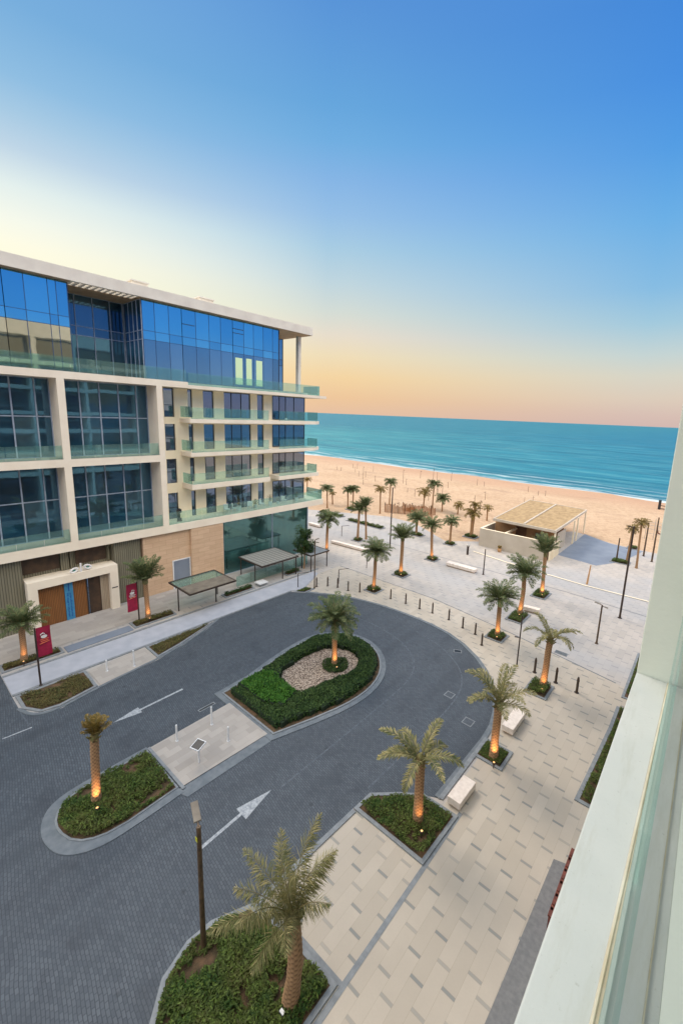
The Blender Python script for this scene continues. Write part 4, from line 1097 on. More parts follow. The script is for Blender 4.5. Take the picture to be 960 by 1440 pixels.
# roof, slightly tapering, beams round and centre
def roofq(b, z0, z1, P_): b.prism([L(*p) for p in P_], z0, z1)
RF = [(-22.6, 54.4), (-14.2, 54.2), (-14.55, 71.8), (-24.0, 72.7)]
b = MB(); roofq(b, 3.62, 3.78, inset(RF, .12)); b.build('thatched_roof', M['thatch'], t)
b = MB(); b.ring([L(*p) for p in RF], [L(*p) for p in inset(RF, .16)], 3.5, 3.84); b.build('roof_frame', M['pav_wall'], t)
b = MB(); a0 = L(-18.35, 54.5); a1 = L(-19.35, 72.1); b.prism([(a0[0]-.1, a0[1]), (a0[0]+.1, a0[1]), (a1[0]+.1, a1[1]), (a1[0]-.1, a1[1])], 3.66, 3.92); b.build('roof_beam', M['pav_wall'], t)
for px, py in ((-14.6, 71.5), (-14.35, 66), (-14.3, 63.8), (-14.3, 54.5), (-23.7, 72.3), (-23.2, 64), (-22.6, 58)):
    a = L(px, py); MB().box(a[0]-.09, a[0]+.09, a[1]-.09, a[1]+.09, 0, 3.5).build('post', M['white'], t)
b = MB()
for k in range(24):
    a = L(-14.35, 53.1+.17*k); b.box(a[0]-.05, a[0]+.05, a[1], a[1]+.08, 0, 2.0)
b.build('louvre_screen', M['white'], t)
b = MB()
for k in range(8):
    a = L(-14.9+.0*k, 57.9+.5*k); b.box(a[0]-.04, a[0]+.04, a[1], a[1]+.42, .0, 2.6)
b.build('side_panels', M['pav_wall'], t)
b = MB(); pbox(b, -22.8, -15.0, 61, 61.2, 0, 3.5); b.build('inner_wall', M['tan'], t)
t2 = thing('planter_pot', 'small golden pot at the foot of the pavilion wall', 'pot', (-20.4, 52.2, 0))
MB().lathe([(.18, 0), (.28, .3), (.24, .5)], seg=12).build('pot', M['tan'], t2)
b = leaf_cloud([(.28*math.cos(a), .28*math.sin(a)) for a in range(6)], None, .3, 900, .12, base=.5); b.build('plant', M['frond_g'], t2)

# ------------------------------------------------------------------ things on the sand
def reed(x0, y0, x1, y1, h, label):
    d = math.hypot(x1-x0, y1-y0); t = thing('reed_screen', label, 'reed fence', (x0, y0, 0), math.atan2(y1-y0, x1-x0), 'brown reed screens on the sand')
    b = MB(); rnd = random.Random(int(x0*10)); x = 0
    while x < d:
        b.box(x, x+.12, -.05, .05, -.1, h*rnd.uniform(.75, 1.05)); x += .22
    b.build('screen', M['reed'], t)
    n = int(d/1.8)+1
    for k in range(n): MB().box(k*1.8-.06, k*1.8+.06, .06, .18, -.1, h+.2).build('post', M['pole'], t)
reed(-45, 59, -39, 61.5, 1.5, 'brown reed screen on the sand right of the dark mast')
reed(-43.5, 62.5, -37.5, 64, 1.4, 'second brown reed screen behind the first one')
reed(-38.5, 58.8, -35.6, 60.2, 1.3, 'short brown reed screen behind the broad low palm')
rnd = random.Random(3)
polespots = [(-55.6, 92.9, 4.9, 'tall orange brown pole standing alone on the middle beach'), (-44.2, 78, 3.4, 'thin pole on the sand above the golden palm trio'), (-30.1, 64.1, 4.8, 'thin pole beside the stout golden palm'),
   (-42.6, 59.9, 2.2, 'short stake at the left end of the reed screens'), (-53, 88, 2.6, 'grey beach pole left of the tall orange one'), (-70, 100, 2.5, 'beach pole far left near the water'),
   (-66, 103, 2.4, 'second beach pole far left near the water'), (-61, 104, 2.4, 'beach pole near the water straight above the mast'), (-58, 107, 2.6, 'pole at the wet sand above the mast'),
   (-82, 96, 2.2, 'beach pole beside the balcony corner'), (-33.5, 74, 2.2, 'small stake left of the pavilion roof'), (-48.5, 83, 2.6, 'grey beach pole between reed screens and water'),
   (-63, 90, 2.0, 'thin stake above the highest palm'), (-76, 90, 1.8, 'thin stake left on the open sand'), (-38, 86, 2.0, 'thin stake in the middle of the sand')]
for x, y, h, lab in polespots:
    t = thing('beach_pole', lab, 'pole', (x, y, terrain_z(x, y)-.05), rnd.uniform(0, 6), 'thin poles on the beach')
    MB().lathe([(.05, 0), (.04, h*.6), (.03, h)], seg=8).build('shaft', M['pole'], t)
    MB().box(-.02, .35, -.02, .02, h*.86, h*.9).build('cross_bar', M['pole'], t)
for k in range(26):
    x = rnd.uniform(-95, -28); y = rnd.uniform(74, 108); h = rnd.uniform(1.1, 2.0)
    t = thing('beach_stake', 'thin grey stake among the others scattered over the open beach', 'stake', (x, y, terrain_z(x, y)-.05), rnd.uniform(0, 6), 'thin stakes scattered over the beach')
    MB().tube([(0, 0, 0), (rnd.uniform(-.08, .08), 0, h)], [.05, .03], 6).build('shaft', M['pole'], t)
    MB().tube([(0, 0, h*.8), (.3, 0, h*.86)], .025, 5).build('twig', M['pole'], t)
t = thing('beach_marker', 'dark upright board post with side boards at the water edge on the right', 'beach marker', (-8.1, 110.5, terrain_z(-8.1, 110.5)))
MB().box(-.25, .25, -.2, .2, 0, 2.1).build('post', M['black'], t); MB().box(.25, 1.7, -.1, .1, .8, .95).build('board', M['pole'], t); MB().box(.25, 2.0, -.1, .1, .15, .32).build('board', M['pole'], t)
t = thing('leaning_board', 'dark leaning post with a curved foot near the white wall', 'post', (-4.9, 81, terrain_z(-4.9, 81)))
MB().tube([(0, 0, 0), (.25, 0, 2.6)], .14, 8).build('shaft', M['black'], t); MB().tube([(0, 0, .1), (-.6, 0, .2), (-.8, 0, .9)], .1, 6).build('foot', M['rust'], t)
t = thing('climbing_frame', 'pale thin bar frame on the sand behind the brown poles', 'play frame', (-5.7, 76, terrain_z(-5.7, 76)))
for px in (-1.1, 0, 1.0): MB().tube([(px, 0, 0), (px, 0, 3.4-.4*abs(px))], .035, 6).build('upright', M['steel'], t)
for k, z in enumerate((1.0, 1.7, 2.3, 2.8)): MB().tube([(-1.1, 0, z), (1.0, 0, z)], .03, 6).build('bar', M['steel'], t)

# ------------------------------------------------------------------ the apartment building opposite
B = thing('apartment_building', 'wide apartment building with white frames, blue glass penthouse and balconies', 'building', (-38, 14, 0))
OX, OY = 38, -14
class BM(MB):
    def b(s, x0, x1, y0, y1, z0, z1, mi=0): return s.box(x0+OX, x1+OX, y0+OY, y1+OY, z0, z1, mi)
Y0 = -11.65
# main mass (behind everything, not coplanar with anything)
m = BM(); m.b(-54, -42.6, Y0, 35.2, 0, 19.0); m.b(-53, -43.3, Y0, 34.4, 19.0, 25.88); m.build('core', M['cream'], B)
# roof
m = BM()
# roof slab with slots over the recess: split round the hole X -39.5..-38.35, Y 11.2..15.7
RX0, RX1 = -53.5, -38.0
m.b(RX0, -39.55, Y0, 34.63, 25.9, 26.75); m.b(-39.55, -38.3, Y0, 11.15, 25.9, 26.75); m.b(-39.55, -38.3, 15.75, 34.63, 25.9, 26.75)
m.b(-38.298, RX1, Y0, 34.63, 25.9, 26.75)
m.build('roof', M['roof'], B)
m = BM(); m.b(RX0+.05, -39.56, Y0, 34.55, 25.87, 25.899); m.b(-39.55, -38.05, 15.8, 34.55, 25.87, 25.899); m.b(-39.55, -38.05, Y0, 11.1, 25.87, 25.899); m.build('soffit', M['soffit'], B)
m = BM()
for k in range(11):
    y = 11.15+.42*k; m.b(-39.549, -38.301, y, y+.2, 25.905, 26.02)
m.build('roof_slats', M['roof'], B)
for y0, y1 in ((16.05, 17.3), (22.0, 23.4)):
    m = BM(); m.b(-41.2, -39.9, y0, y1, 26.752, 27.45); o = m.build('roof_hatch', M['cream'], B)
    m = BM(); m.b(-41.3, -39.8, y0-.1, y1+.1, 27.452, 27.55); m.build('lid', M['roof'], o)
# column at the roof corner
m = BM(); m.b(-40.15, -39.7, 33.95, 34.35, 19.46, 25.87); m.build('column', M['roof'], B)

# penthouse glazing
def pane_grid(name, axis, fixed, edges, zs, mat_top, mat_low, mull, thick=.05, lowz=22.7, parent=None, mw=.03):
    """one curtain wall made of panes between mullions; axis 'y': plane x=fixed; axis 'x': plane y=fixed"""
    fr = BM(); hi = BM(); lo = BM()
    for i in range(len(edges)-1):
        a, c = edges[i]+mw, edges[i+1]-mw
        for j in range(len(zs)-1):
            z0, z1 = zs[j]+.02, zs[j+1]-.02
            q = hi if zs[j] >= lowz-.01 else lo
            rx = random.uniform(-.006, .006)
            if axis == 'y': q.b(fixed-.03, fixed+rx*.0, a, c, z0, z1)
            else: q.b(a, c, fixed, fixed+.03, z0, z1)
    e0, e1 = edges[0], edges[-1]
    for e in edges:
        if axis == 'y': fr.b(fixed-.08, fixed+thick, e-mw, e+mw, zs[0], zs[-1])
        else: fr.b(e-mw, e+mw, fixed-thick, fixed+.08, zs[0], zs[-1])
    for z in zs:
        for i in range(len(edges)-1):
            if axis == 'y': fr.b(fixed-.07, fixed+thick-.01, edges[i]+mw+.001, edges[i+1]-mw-.001, z-max(.02, mw*.9), z+max(.02, mw*.9))
            else: fr.b(edges[i]+mw+.001, edges[i+1]-mw-.001, fixed-thick+.01, fixed+.07, z-max(.02, mw*.9), z+max(.02, mw*.9))
    f = fr.build(name, mull, parent or B)
    if hi.v: hi.build('pane', mat_top, f)
    if lo.v: lo.build('pane', mat_low, f)
    return f
zsP = [19.46, 22.7, 23.42, 25.86]
EL = [Y0+.1, -10, -8.5, -7, -5.5, -4, -2.5, -1, .5, 2.0, 3.4, 4.8, 6.1, 7.3, 8.45, 9.8, 10.3, 10.98]
for grp in (EL[0:6], EL[5:10], EL[9:14], EL[13:18]):
    pane_grid('curtain_wall', 'y', -38.6, grp, zsP, M['pent'], M['pent3'], M['mull_bl'], thick=.012, mw=.02)
ER = [16.15, 17.15, 18.35, 19.5, 20.8, 22.1, 23.3, 24.6, 25.86, 27.0, 28.2, 29.4, 30.2]
for grp in (ER[0:4], ER[3:8], ER[7:13]):
    pane_grid('curtain_wall', 'y', -38.6, grp, zsP, M['pent'], M['pent2'], M['mull_bl'], thick=.012, mw=.02)
pane_grid('recess_glazing', 'y', -42.2, [11.0, 12.4, 13.7, 15.0, 16.0], zsP, M['bay'], M['bay'], M['mull'])
pane_grid('recess_glazing', 'x', 16.12, [-42.15, -41.2, -40.3, -39.5, -38.65], zsP, M['bay'], M['bay'], M['mull'])
pane_grid('end_glazing', 'x', 30.25, [-43, -41.5, -40, -38.65], zsP, M['pent'], M['pent2'], M['mull_dk'])
pane_grid('end_glazing', 'y', -43.15, [30.3, 31.7, 33.1, 34.4], zsP, M['pent2'], M['pent2'], M['mull_dk'])
m = BM(); m.b(-43.0, -38.7, 10.9, 11.05, 19.46, 25.86); m.build('recess_wall', M['bay'], B)
for y0, z0 in ((19.55, 24.5), (24.65, 24.6), (24.65, 25.0), (4.85, 24.6)):
    m = BM(); m.b(-38.59, -38.56, y0, y0+1.15, z0, z0+.05); m.build('transom', M['mull_dk'], B)
# lit tall panels seen in the penthouse right part
m = BM()
for y0, y1, z1 in ((24.85, 25.65, 22.3), (26.1, 26.75, 22.35), (27.3, 28.05, 22.3)):
    m.b(-38.595, -38.575, y0, y1, 19.7, z1)
m.build('lit_window', M['lit_room'], B)

# slab bands and frame
m = BM()
m.b(-43, -38, Y0, 19.55, 18.92, 19.45)
m.build('floor_band', M['cream'], B)
m = BM(); m.b(-43, -38, 19.551, 37.0, 18.9, 19.2); m.b(-43, -38.6, 19.551, 34.5, 19.2, 19.44); m.build('terrace_slab', M['cream'], B)
m = BM(); m.b(-43, -38, Y0, 17.23, 12.35, 12.92); m.build('floor_band', M['cream'], B)
m = BM(); m.b(-43, -38, Y0, 36.75, 5.72, 6.42); m.build('floor_band', M['cream'], B)
PIERS = [9.65-7.1*k for k in range(3, -1, -1)] + [16.75]
for y in PIERS:
    m = BM(); m.b(-40.3, -38, y, y+.48, 6.421, 12.349); m.b(-40.3, -38, y, y+.48, 12.921, 18.919); m.build('pier', M['cream'], B)
# cream reveal walls just left of piers behind: bay glazing at X=-40
def railing(x, y0, y1, z, h=1.05, name='balcony_railing', lab=None):
    n = max(1, round((y1-y0)/1.6)); w = (y1-y0)/n; g = BM()
    for k in range(n): g.b(x-.012, x+.012, y0+k*w+.015, y0+(k+1)*w-.015, z, z+h)
    return g.build(name, M['rail'], B)
for k in range(len(PIERS)-1):
    ya, yb = PIERS[k]+.48, PIERS[k+1]
    for z0, z1 in ((6.45, 12.34), (12.95, 18.9)):
        n = 5; inner = yb-ya
        es = [ya+.02+i*1.42 for i in range(5)]; es = [e for e in es if e < yb-.25]+[yb-.02]
        tr = z0+3.12
        pane_grid('window', 'y', -40.0, es, [z0, tr, z1], M['bay'], M['bay'], M['mull'], thick=.07, mw=.045)
        # room behind is dark
        g = BM(); g.b(-40.6, -40.5, ya, yb, z0, z1)
        # blinds in a few bays
        if (k*2+int(z0)) % 3 == 0:
            g2 = BM(); g2.b(-40.30, -40.27, es[1]+.1, es[2]-.1, tr+.4, z1-.1)
        railing(-38.12, ya+.02, yb-.02, z0-.02)
        m = BM(); m.b(-39.9, -38.02, ya+.005, yb-.005, z0-.028, z0-.003); m.build('balcony_floor', M['pav_wall'], B)

# right section wall with openings: wall plane X=-40
FL = [(6.42, 9.0), (9.95, 12.3), (13.1, 15.6), (16.25, 18.86)]
COLS = [(18.2, 19.17, 0), (20.49, 20.95, 1), (22.05, 23.2, 1), (24.33, 27.54, 3), (28.38, 29.23, 1), (30.42, 35.22, 4)]
w = BM()
ws = [17.24]+[v for c in COLS for v in (c[0], c[1])]+[35.24]
for i in range(0, len(ws), 2):
    if ws[i+1]-ws[i] > .01:
        w.b(-40.4, -40.0, ws[i], ws[i+1], 6.421, 18.899)
# spandrels between windows
zz = [6.421]+[v for f in FL for v in f]+[18.899]
for (a, c, k) in COLS:
    for i in range(1, len(FL)):
        w.b(-40.38, -40.003, a+.001, c-.001, FL[i-1][1], FL[i][0])
w.build('wall', M['white'], B)
for (a, c, k) in COLS:
    for fi, (z0, z1) in enumerate(FL):
        n = max(1, k)
        if k == 3: es = [a, 25.26, 26.43, c]
        elif k == 4: es = [a, 31.38, 32.29, 33.55, c]
        else: es = [a, c]
        if k == 0:
            pane_grid('window', 'y', -40.2, es, [z0, z0+1.1, z1], M['win'], M['win'], M['mull_dk'])
        else:
            pane_grid('window', 'y', -40.18 if k < 4 else -40.0, es, [z0, z1], M['win'], M['win'], M['mull_dk'])
# end wall (hidden side, faces the sea)
m = BM(); m.b(-42.6, -40.02, 35.1, 35.3, 6.421, 18.899); m.build('end_wall', M['win'], B)
# balconies
for z, ye, yl in ((15.78, 36.7, None), (12.63, 36.7, None), (9.46, 35.9, 28.6)):
    m = BM()
    if yl is None:
        m.b(-39.998, -38, 19.6, 35.2, z, z+.38); m.prism([(-39.998+OX, 35.2+OY), (-38+OX, 35.2+OY), (-38.9+OX, ye+OY), (-39.998+OX, ye+OY)], z+.001, z+.379)
    else:
        m.b(-39.998, -38, 19.6, yl, z, z+.5); m.b(-39.998, -38, 29.8, ye, z+.02, z+.45)
    o = m.build('balcony_slab', M['cream'], B)
    railing(-38.1, 19.75, 28.5, z+(.38 if yl is None else .5)); railing(-38.1, 29.9, 35.6, z+(.38 if yl is None else .45))
    g = BM(); g.b(-39.9, -38.12, 19.68, 19.705, z+.51, z+1.5); g.build('balcony_railing', M['rail'], B)
    g = BM(); g.b(-39.9, -38.12, 35.65, 35.675, z+.46, z+1.43); g.build('balcony_railing', M['rail'], B)
railing(-38.08, Y0, 10.9, 19.45); railing(-38.08, 10.95, 19.5, 19.45); railing(-38.08, 19.6, 35.9, 19.21, 1.1)
railing(-38.1, 17.3, 36.6, 6.42, 1.15)
g = BM(); g.b(-41, -38.12, 36.6, 36.625, 6.43, 7.57); g.build('balcony_railing', M['rail'], B)
g = BM(); g.b(-41, -38.12, 35.9, 35.92, 19.21, 20.3); g.build('balcony_railing', M['rail'], B)

# ground floor
m = BM(); m.b(-39.6, -39.2, Y0, 15.0, 0, 5.71); m.build('ribbed_wall', M['ribbed'], B)
m = BM(); m.b(-39.195, -38.5, Y0, 6.55, 0, 5.71); m.build('ribbed_wall', M['ribbed'], B)
m = BM(); m.b(-39.195, -38.5, 12.7, 14.85, 0, 5.71); m.build('ribbed_wall', M['ribbed'], B)
m = BM(); m.b(-39.19, -39.12, 6.6, 9.0, 4.2, 5.6); m.b(-39.19, -39.12, 10.1, 12.3, 4.2, 5.6); m.build('window', M['dkwood'], B)
m = BM(); m.b(-39.19, -39.0, 9.05, 9.6, 3.95, 5.71); m.b(-39.19, -39.02, 12.35, 12.55, 3.95, 5.71); m.b(-39.19, -39.0, 9.7, 9.85, 3.95, 5.7); m.build('mullion', M['ribbed'], B)
# entrance portal
o = BM(); o.b(-39.19, -37.75, 6.6, 12.66, 3.3, 3.92); o.b(-39.19, -37.75, 6.6, 7.2, 0, 3.299); o.b(-39.19, -37.75, 12.05, 12.66, 0, 3.299)
portal = o.build('entrance_portal', M['cream'], B)
o = BM(); o.b(-38.35, -38.25, 7.201, 8.93, 0, 3.29); o.build('timber_door', M['wood'], portal)
o = BM(); o.b(-38.35, -38.25, 9.5, 10.42, 0, 3.29); o.build('timber_door', M['wood'], portal)
o = BM(); o.b(-38.36, -38.2, 10.421, 10.5, 0, 3.29); o.build('door_jamb', M['black'], portal)
o = BM(); o.b(-38.35, -38.27, 10.6, 11.42, 0, 3.29); o.build('timber_door', M['dkwood'], portal)
o = BM(); o.b(-38.35, -38.3, 10.5, 10.6, 0, 3.29); o.build('glass_slot', M['win'], portal)
o = BM(); o.b(-38.35, -38.22, 11.44, 12.04, 0, 3.29); o.build('timber_panel', M['pale_wood'], portal)
o = BM(); o.b(-38.3, -38.18, 8.935, 9.495, .02, 3.28); bp = o.build('blue_sign', M['blue'], portal)
o = BM(); rnd = random.Random(12)
o.b(-38.178, -38.172, 9.18, 9.26, 2.45, 3.05)
for r in range(16):
    for c in range(2):
        y = 9.04+.2*c; z = 2.2-.125*r; hgt = .05+.03*rnd.random()
        o.b(-38.178, -38.172, y+rnd.uniform(0, .03), y+.10+rnd.uniform(0, .05), z, z+hgt)
        if rnd.random() < .5: o.b(-38.178, -38.172, y+.02, y+.045, z+hgt, z+hgt+.03)
o.build('lettering', M['blue_dk'], bp)
o = BM(); o.b(-37.748, -37.735, 12.13, 12.58, 1.9, 1.98); o.build('slot', M['black'], portal)
# emblem on the portal: two round loops either side of an upright stroke
o = BM()
def loop(b, yc, zc, r, tilt=1):
    pts = [(-37.9+OX, yc+OY+r*math.cos(a), zc+r*.62*math.sin(a)+.06*tilt*math.cos(a)) for a in [k*PI/7 for k in range(14)]]
    b.tube(pts, .075, 6)
loop(o, 9.62, 4.15, .24); loop(o, 10.55, 4.22, .24, -1)
o.tube([(-37.9+OX, 10.08+OY, 3.93), (-37.9+OX, 10.08+OY, 4.62)], .07, 8)
em = o.build('emblem', M['emb_w'], portal)
o = BM(); o.b(-37.93, -37.88, 9.5, 9.72, 4.08, 4.2); o.b(-37.93, -37.88, 10.45, 10.65, 4.15, 4.27); o.build('emblem_centre', M['emb_g'], em)
# stone walls
m = BM(); m.b(-39.6, -38.3, 15.0, 19.3, 0, 5.71); m.build('stone_wall', M['stone'], B)
m = BM(); m.b(-39.6, -38.05, 19.301, 22.7, 0, 5.715); m.build('stone_wall', M['stone'], B)
m = BM(); m.b(-38.299, -38.24, 17.5, 17.6, 0, 2.85); m.b(-38.299, -38.24, 19.15, 19.25, 0, 2.85); m.b(-38.299, -38.24, 17.601, 19.149, 2.76, 2.85); f = m.build('door_frame', M['wpost'], B)
m = BM(); m.b(-38.29, -38.26, 17.61, 19.14, 0, 2.75); m.build('service_door', M['terrace'], f)
# shopfront
pane_grid('shopfront', 'y', -38.15, [22.72, 28.9], [.03, 5.7], M['shop'], M['shop'], M['mull'])
pane_grid('shopfront', 'y', -38.15, [28.93, 34.25], [.03, 5.7], M['shop'], M['shop'], M['mull'])
pane_grid('shopfront', 'x', 34.3, [-42.3, -40.2, -38.2], [.03, 5.7], M['shop'], M['shop'], M['mull'])

# terrace furniture and plants on the first floor
rnd = random.Random(21)
def chair_mesh():
    t = thing('terrace_chair', 'x', 'chair', (0, 0, 0))
    MB().box(-.25, .25, -.25, .25, .4, .47).build('seat', M['wpost'], t)
    MB().box(-.25, -.2, -.25, .25, .471, .95).build('backrest', M['wpost'], t)
    for sx in (-1, 1):
        for sy in (-1, 1): MB().box(sx*.21-.02, sx*.21+.02, sy*.21-.02, sy*.21+.02, 0, .399).build('leg', M['wpost'], t)
    return t
ch = chair_mesh()
for i, (y, a, lab) in enumerate(((23.7, 0, 'white chair behind the railing left of the largest potted plant'), (24.6, 1.2, 'white chair beside the largest potted plant on the first floor'), (26.5, 2.6, 'white chair between the potted plants on the first floor'), (28.1, .6, 'white chair before the narrow window on the first floor'), (31.2, 2, 'rightmost white chair on the first floor terrace'))):
    o = ch if i == 0 else copy_tree(ch)
    o.location = (-38.9, y, 6.42); o.rotation_euler = (0, 0, a); tag(o, lab, 'chair', 'white chairs on the first floor terrace')
def pot(x, y, z, s, lab):
    t = thing('potted_plant', lab, 'potted plant', (x, y, z))
    MB().lathe([(.16*s, 0), (.22*s, .4*s), (.2*s, .42*s)], seg=12).build('pot', M['wpost'], t)
    b = MB()
    for _ in range(int(220*s)):
        a = rnd.uniform(0, 2*PI); e = rnd.uniform(.3, 1.5); r = rnd.uniform(.1, .5)*s
        p = Vector((math.cos(a)*math.cos(e)*r, math.sin(a)*math.cos(e)*r, .42*s+math.sin(e)*r*1.6)); q = .07
        u = Vector((math.cos(a), math.sin(a), rnd.uniform(-.5, 1))).normalized()*q; w_ = Vector((-math.sin(a), math.cos(a), 0))*q*.4
        b.quad(tuple(p-u), tuple(p-w_), tuple(p+u), tuple(p+w_))
    b.build('foliage', M['leaf_dry'], t)
for y, s, lab in ((25.2, 1.3, 'largest potted plant on the first floor terrace'), (27.3, .9, 'small potted plant by the cream wall on the first floor'), (29.3, 1.1, 'potted plant at the left end of the corner window'), (30.4, .8, 'low potted plant in front of the corner window'), (33.2, 1.0, 'potted plant near the terrace corner')):
    pot(-39.0, y, 6.42, s, lab)
t = thing('patio_heater', 'black standing heater on the first floor left of the balconies', 'heater', (-38.9, 18.65, 6.42))
MB().lathe([(.2, 0), (.2, .3), (.1, .32), (.1, .8), (.22, .85), (.22, 1.15), (.05, 1.25)], seg=12).build('body', M['black'], t)
MB().lathe([(.24, 0), (.24, .04)], seg=12).build('foot', M['metal'], t)
# curtain of terrace items higher up
pot(-38.9, 31.5, 16.16, .7, 'small potted plant on the top balcony at the right')

# ------------------------------------------------------------------ own building (balcony the photo is taken from)
O = thing('near_building', 'pale building with the white balcony slab at the right edge of the picture', 'building', (0, 0, 0))
m = MB()
m.box(-.185, 2.6, -3, 2.89, 15.2, 15.7); m.build('balcony_slab', M['own'], O, bevel=.006)
m = MB(); m.box(-.185, 2.6, 2.892, 3.25, 0, 27.2); m.build('fin_wall', M['own_wall'], O, bevel=.006)
m = MB(); m.tube([(-.038, -3, 15.703), (-.033, 1.0, 15.703), (-.026, 2.0, 15.703), (-.02, 2.885, 15.703)], .0045, 6); m.build('sealant_bead', M['bead'], O)
m = MB(); m.quad((-.052, -3, 15.7015), (-.02, -3, 15.7015), (-.014, 2.88, 15.7015), (-.028, 2.88, 15.7015)); m.build('grime_strip', M['grime'], O)
m = MB(); m.box(-.018, -.008, -3, 2.88, 15.701, 15.712); m.build('glazing_channel', M['own_wall'], O)
m = MB(); m.box(-.006, .006, -3, 2.87, 15.705, 16.75); m.build('glass_balustrade', M['own_glass'], O)
m = MB(); m.box(.10, 2.5, -3, 2.885, 15.7015, 15.712); m.build('floor_tiles', M['own_wall'], O)
m = MB(); m.box(.066, .070, -3, 2.88, 15.701, 15.709); m.build('floor_joint', M['grime'], O)
# facade beyond and above: slabs, dark glazing, roof -- seen mirrored in the windows opposite
ZL = [5.9, 9.2, 12.45, 15.2, 18.9, 22.4, 26.2]
for z in ZL[:-1]:
    if z == 15.2: 
        m = MB(); m.box(-.15, 3, -20, -3.01, z, z+.5); m.box(-.15, 3, 3.26, 32, z, z+.5); m.build('floor_slab', M['own_wall'], O)
    else:
        m = MB()
        if z < 15: m.box(-.15, 3, -20, 2.88, z, z+.55)
        m.box(-.15, 3, 3.26, 32, z, z+.55); m.build('floor_slab', M['own_wall'], O)
m = MB(); m.box(-.1, 14, 3.26, 32, 26.2, 28.2); m.box(2.0, 14, -20, 2.88, 26.2, 28.2); m.build('roof', M['own_wall'], O)
m = MB(); m.box(2.0, 2.1, -20, 32, 0, 26.2); m.build('window', M['own_win'], O)
m = MB(); m.box(2.2, 14, -20, 32, 0, 26.19); m.build('core', M['cream'], O)
for k in range(9):
    y = -20+k*3.2 if k < 7 else 3.26+(k-6)*7
    if -4 < y < 4: continue
    if y > 4:
        m = MB(); m.box(.1, 1.99, y, y+.4, 0, 26.19); m.build('pier', M['own_wall'], O)
for y in (10, 17, 24, 31.6):
    m = MB(); m.box(-.12, 1.99, y, y+.4, 0, 26.19); m.build('pier', M['own_wall'], O)

# lower neighbour further along the street (reflected in the far part of the facade)
N = thing('neighbour_block', 'pale lower block beyond the near building', 'building', (10, 40, 0))
m = MB(); m.box(0, 14, -4, 8, 0, 20.5); m.build('walls', M['cream'], N)
for z in (6.5, 9.8, 13.1, 16.4):
    m = MB(); m.box(-.05, -.01, -3.5, 7.5, z-2.3, z); m.build('window', M['own_win'], N)

# ------------------------------------------------------------------ camera (fitted to the photograph's vanishing lines)
yaw, pitch, roll, fpx, ccx, ccy = -0.679751325, -0.183957439, 0.0413694483, 588.871610, 525.473129, 693.240351
cy_, sy_ = math.cos(yaw), math.sin(yaw); cp, sp_ = math.cos(pitch), math.sin(pitch)
fwd = Vector((sy_*cp, cy_*cp, sp_)); r = Vector((cy_, -sy_, 0)); u = r.cross(fwd)
c_, s_ = math.cos(roll), math.sin(roll)
R1 = r*c_+u*s_; U1 = -r*s_+u*c_
mw = Matrix(((R1.x, U1.x, -fwd.x, 0), (R1.y, U1.y, -fwd.y, 0), (R1.z, U1.z, -fwd.z, 17.2), (0, 0, 0, 1)))
cam = bpy.data.cameras.new('camera'); co = bpy.data.objects.new('camera', cam); COL.objects.link(co)
co.matrix_world = mw
cam.sensor_fit = 'VERTICAL'; cam.sensor_height = 36; cam.sensor_width = 24; cam.lens = fpx/1440*36
cam.shift_x = -(ccx-480)/1440; cam.shift_y = (ccy-720)/1440
cam.clip_start = .05; cam.clip_end = 60000
scene.camera = co

# ------------------------------------------------------------------ light
SUN_AZ, SUN_EL = math.radians(-78), math.radians(48)
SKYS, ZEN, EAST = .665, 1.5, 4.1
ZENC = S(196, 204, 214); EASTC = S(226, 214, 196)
w = bpy.data.worlds.new('World'); scene.world = w; w.use_nodes = True
nt = w.node_tree; nt.nodes.clear()
out = nt.nodes.new('ShaderNodeOutputWorld')
sky = nt.nodes.new('ShaderNodeTexSky'); sky.sky_type = 'NISHITA'; sky.sun_disc = False
sky.sun_elevation = SUN_EL; sky.sun_rotation = SUN_AZ; sky.dust_density = .2; sky.ozone_density = 3.0
tc = nt.nodes.new('ShaderNodeTexCoord'); nrm = nt.nodes.new('ShaderNodeVectorMath'); nrm.operation = 'NORMALIZE'
nt.links.new(tc.outputs['Generated'], nrm.inputs[0])
sx = nt.nodes.new('ShaderNodeSeparateXYZ'); nt.links.new(nrm.outputs[0], sx.inputs[0])
el = mathn(nt, 'MULTIPLY', mathn(nt, 'ARCSINE', sx.outputs[2]), 180/PI/90, clamp=True)
def ramp(stops):
    r = nt.nodes.new('ShaderNodeValToRGB'); nt.links.new(el, r.inputs[0]); r.color_ramp.interpolation = 'EASE' if False else 'LINEAR'
    e = r.color_ramp.elements
    while len(e) > 1: e.remove(e[-1])
    e[0].position = stops[0][0]/90; e[0].color = stops[0][1]
    for p, c in stops[1:]:
        n = e.new(p/90); n.color = c
    return r.outputs[0]
far_r = ramp([(0, S(205, 178, 172)), (1.2, S(210, 184, 174)), (3, S(216, 198, 180)), (5.5, S(212, 208, 192)), (7.8, S(194, 208, 206)), (11, S(160, 198, 216)), (14.5, S(132, 185, 222)), (20.8, S(104, 172, 226)), (26.5, S(80, 154, 224)), (31.5, S(68, 140, 220)), (37, S(62, 132, 214)), (55, S(96, 150, 214)), (90, S(120, 168, 220))])
mid_r = ramp([(0, S(222, 184, 156)), (2, S(232, 190, 146)), (4.7, S(240, 206, 152)), (7.4, S(236, 216, 176)), (9.9, S(228, 216, 196)), (12.5, S(210, 216, 206)), (15.7, S(190, 210, 216)), (19.5, S(165, 200, 221)), (22.8, S(146, 187, 225)), (26, S(130, 177, 224)), (29.2, S(109, 170, 220)), (32, S(98, 162, 216)), (39, S(84, 144, 211)), (55, S(96, 150, 214)), (90, S(120, 168, 220))])
